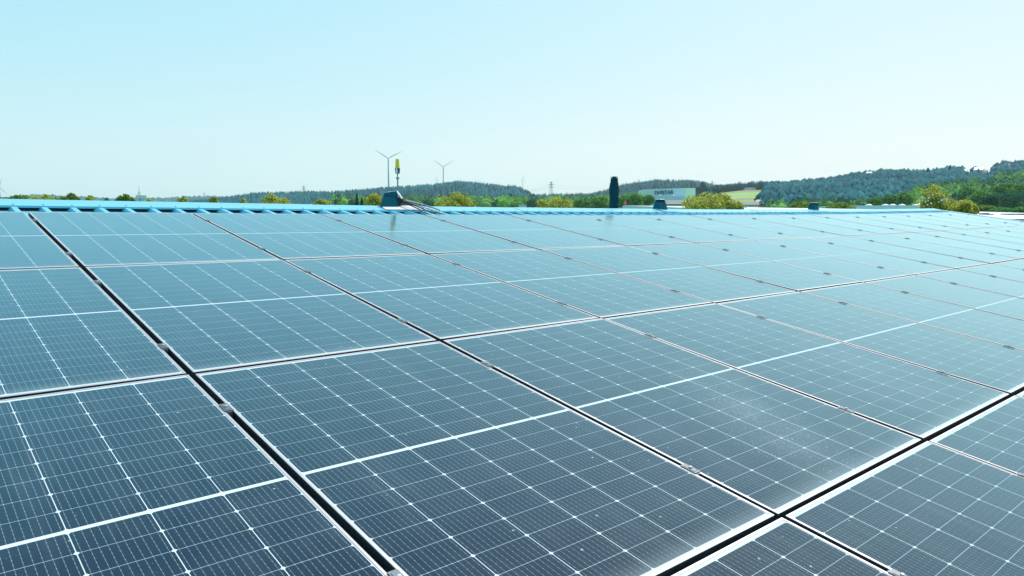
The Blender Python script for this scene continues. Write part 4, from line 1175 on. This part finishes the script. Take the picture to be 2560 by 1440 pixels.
conifer(2320, 420, 1060, 6, 'lone conifer on the crest, leftmost of the hilltop conifers', M_CONIFER, 4)
conifer(2374, 415, 1060, 7, 'tallest lone conifer on the hilltop left of the houses', M_CONIFER, 5)
conifer(2394, 419, 1065, 5, 'lone conifer on the crest just left of the white gabled house', M_CONIFER, 6)
conifer(1729, 452, 1500, 6, 'slim tall tree at the right end of the wood behind the warehouse', M_CONIFER, 7)
conifer(1736, 456, 1500, 4, 'second slim tree right of the warehouse wood', M_CONIFER, 8)

def round_tree(px, yt, yb, r, w_px, mat, label, seed, n=1500, kind='tree', leaf=2.2):
    top = at(px, yt, r); g0 = gz(top.x, top.y); bz = z_at(px, yb, r)
    o = empty('broadleaf_tree', Vector((top.x, top.y, g0))); tag(o, label, 'tree')
    rx = w_px / 2 / F * r; rz = (top.z - bz) / 2 * 1.05
    q, cn, vr = leaf_crown(n, rx, rx, rz, leaf / F * r, seed, 14)
    r_ = np.random.default_rng(seed)
    # full lower half as well
    q2, cn2, vr2 = leaf_crown(n // 2, rx, rx, -rz, leaf / F * r, seed + 50, 12)
    q = np.concatenate([q, q2]); cn = np.arange(len(q)); vr = np.concatenate([vr, vr2])
    q[:, 2] += (top.z + bz) / 2 - g0
    array_mesh('crown', q, 4, cn, mat, vr, o)
    s = MB(); s.tube([(0, 0, 0), (0, 0, (top.z + bz) / 2 - g0)], rx * .08 + .1, 8, .1); s.build('trunk', M_BARK, o)
round_tree(1758, 455, 486, 1080, 14, M_CONIFER, 'lone round tree on the skyline right of the warehouse', 31)
for i, (px, yt, yb, r, w_, mat, lab) in enumerate([
    (1744, 470, 492, 900, 24, M_CONIFER, 'dark round tree touching the warehouse right wall'),
    (1765, 472, 493, 880, 26, M_CONIFER, 'dark round tree below the lone skyline tree'),
    (1790, 471, 490, 860, 22, M_CONIFER, 'dark round tree at the left end of the fields'),
    (2528, 478, 525, 300, 62, M_LEAFD, 'big dark round tree at the lower right of the woods'),
    (2480, 486, 522, 290, 32, M_LEAFD, 'narrow dark tree left of the big dark round tree'),
    (2450, 478, 520, 330, 40, M_BROAD, 'light green tree left of the narrow dark tree'),
    (2420, 468, 505, 400, 44, M_BROAD, 'light green tree above the small yellow bush'),
    (2552, 462, 500, 430, 42, M_BROAD, 'light green tree above the big dark round tree'),
    (2510, 458, 490, 460, 46, M_BROAD, 'bright green tree high on the slope by the right edge'),
    (2462, 514, 531, 210, 44, M_LEAFG, 'low leafy bush behind the pinkish roof, left one'),
    (2505, 520, 534, 200, 46, M_BROAD, 'low light green bush behind the pinkish roof'),
    (2550, 520, 535, 200, 40, M_BROAD, 'low light green bush at the right edge behind the pinkish roof'),
    (2262, 482, 512, 330, 36, M_BROAD, 'light green tree left of the blossoming tree'),
    (2225, 486, 514, 340, 34, M_BROAD, 'light green tree second to the left of the blossoming tree'),
    (2185, 494, 514, 320, 30, M_BROAD, 'yellowish green tree above the blue grey hall'),
    (1588, 486, 516, 300, 40, M_BROAD, 'light green tree just right of the flue'),
    (1560, 490, 518, 290, 34, M_BROAD, 'light green tree partly behind the flue right side'),
    (1622, 489, 514, 300, 30, M_BROAD, 'green tree in front of the warehouse left corner'),
    (1500, 492, 518, 310, 44, M_BROAD, 'green tree just left of the flue'),
    (1455, 496, 518, 330, 44, M_BROAD, 'green tree between wide yellow tree top and flue'),
]):
    round_tree(px, yt, yb, r, w_, mat, lab, 60 + i, 1500, leaf=2.4)

# ------------------------------------------------------------------ haze
HAZE = 0.00008
if HAZE:
    s = MB(); s.box(-5200, 6800, -5200, 7000, -1.0, 420)
    hz = s.build('haze', simple('haze air', (1, 1, 1))); tag(hz, kind='stuff')
    mt = bpy.data.materials.new('haze air volume'); mt.use_nodes = True; nt = mt.node_tree
    for nd in list(nt.nodes):
        if nd.type != 'OUTPUT_MATERIAL': nt.nodes.remove(nd)
    pv = nt.nodes.new('ShaderNodeVolumePrincipled'); pv.inputs['Density'].default_value = HAZE; pv.inputs['Color'].default_value = (0.80, 0.96, 1.0, 1)
    pv.inputs['Anisotropy'].default_value = 0.2
    nt.links.new(pv.outputs[0], [x for x in nt.nodes if x.type == 'OUTPUT_MATERIAL'][0].inputs['Volume'])
    hz.data.materials.clear(); hz.data.materials.append(mt)
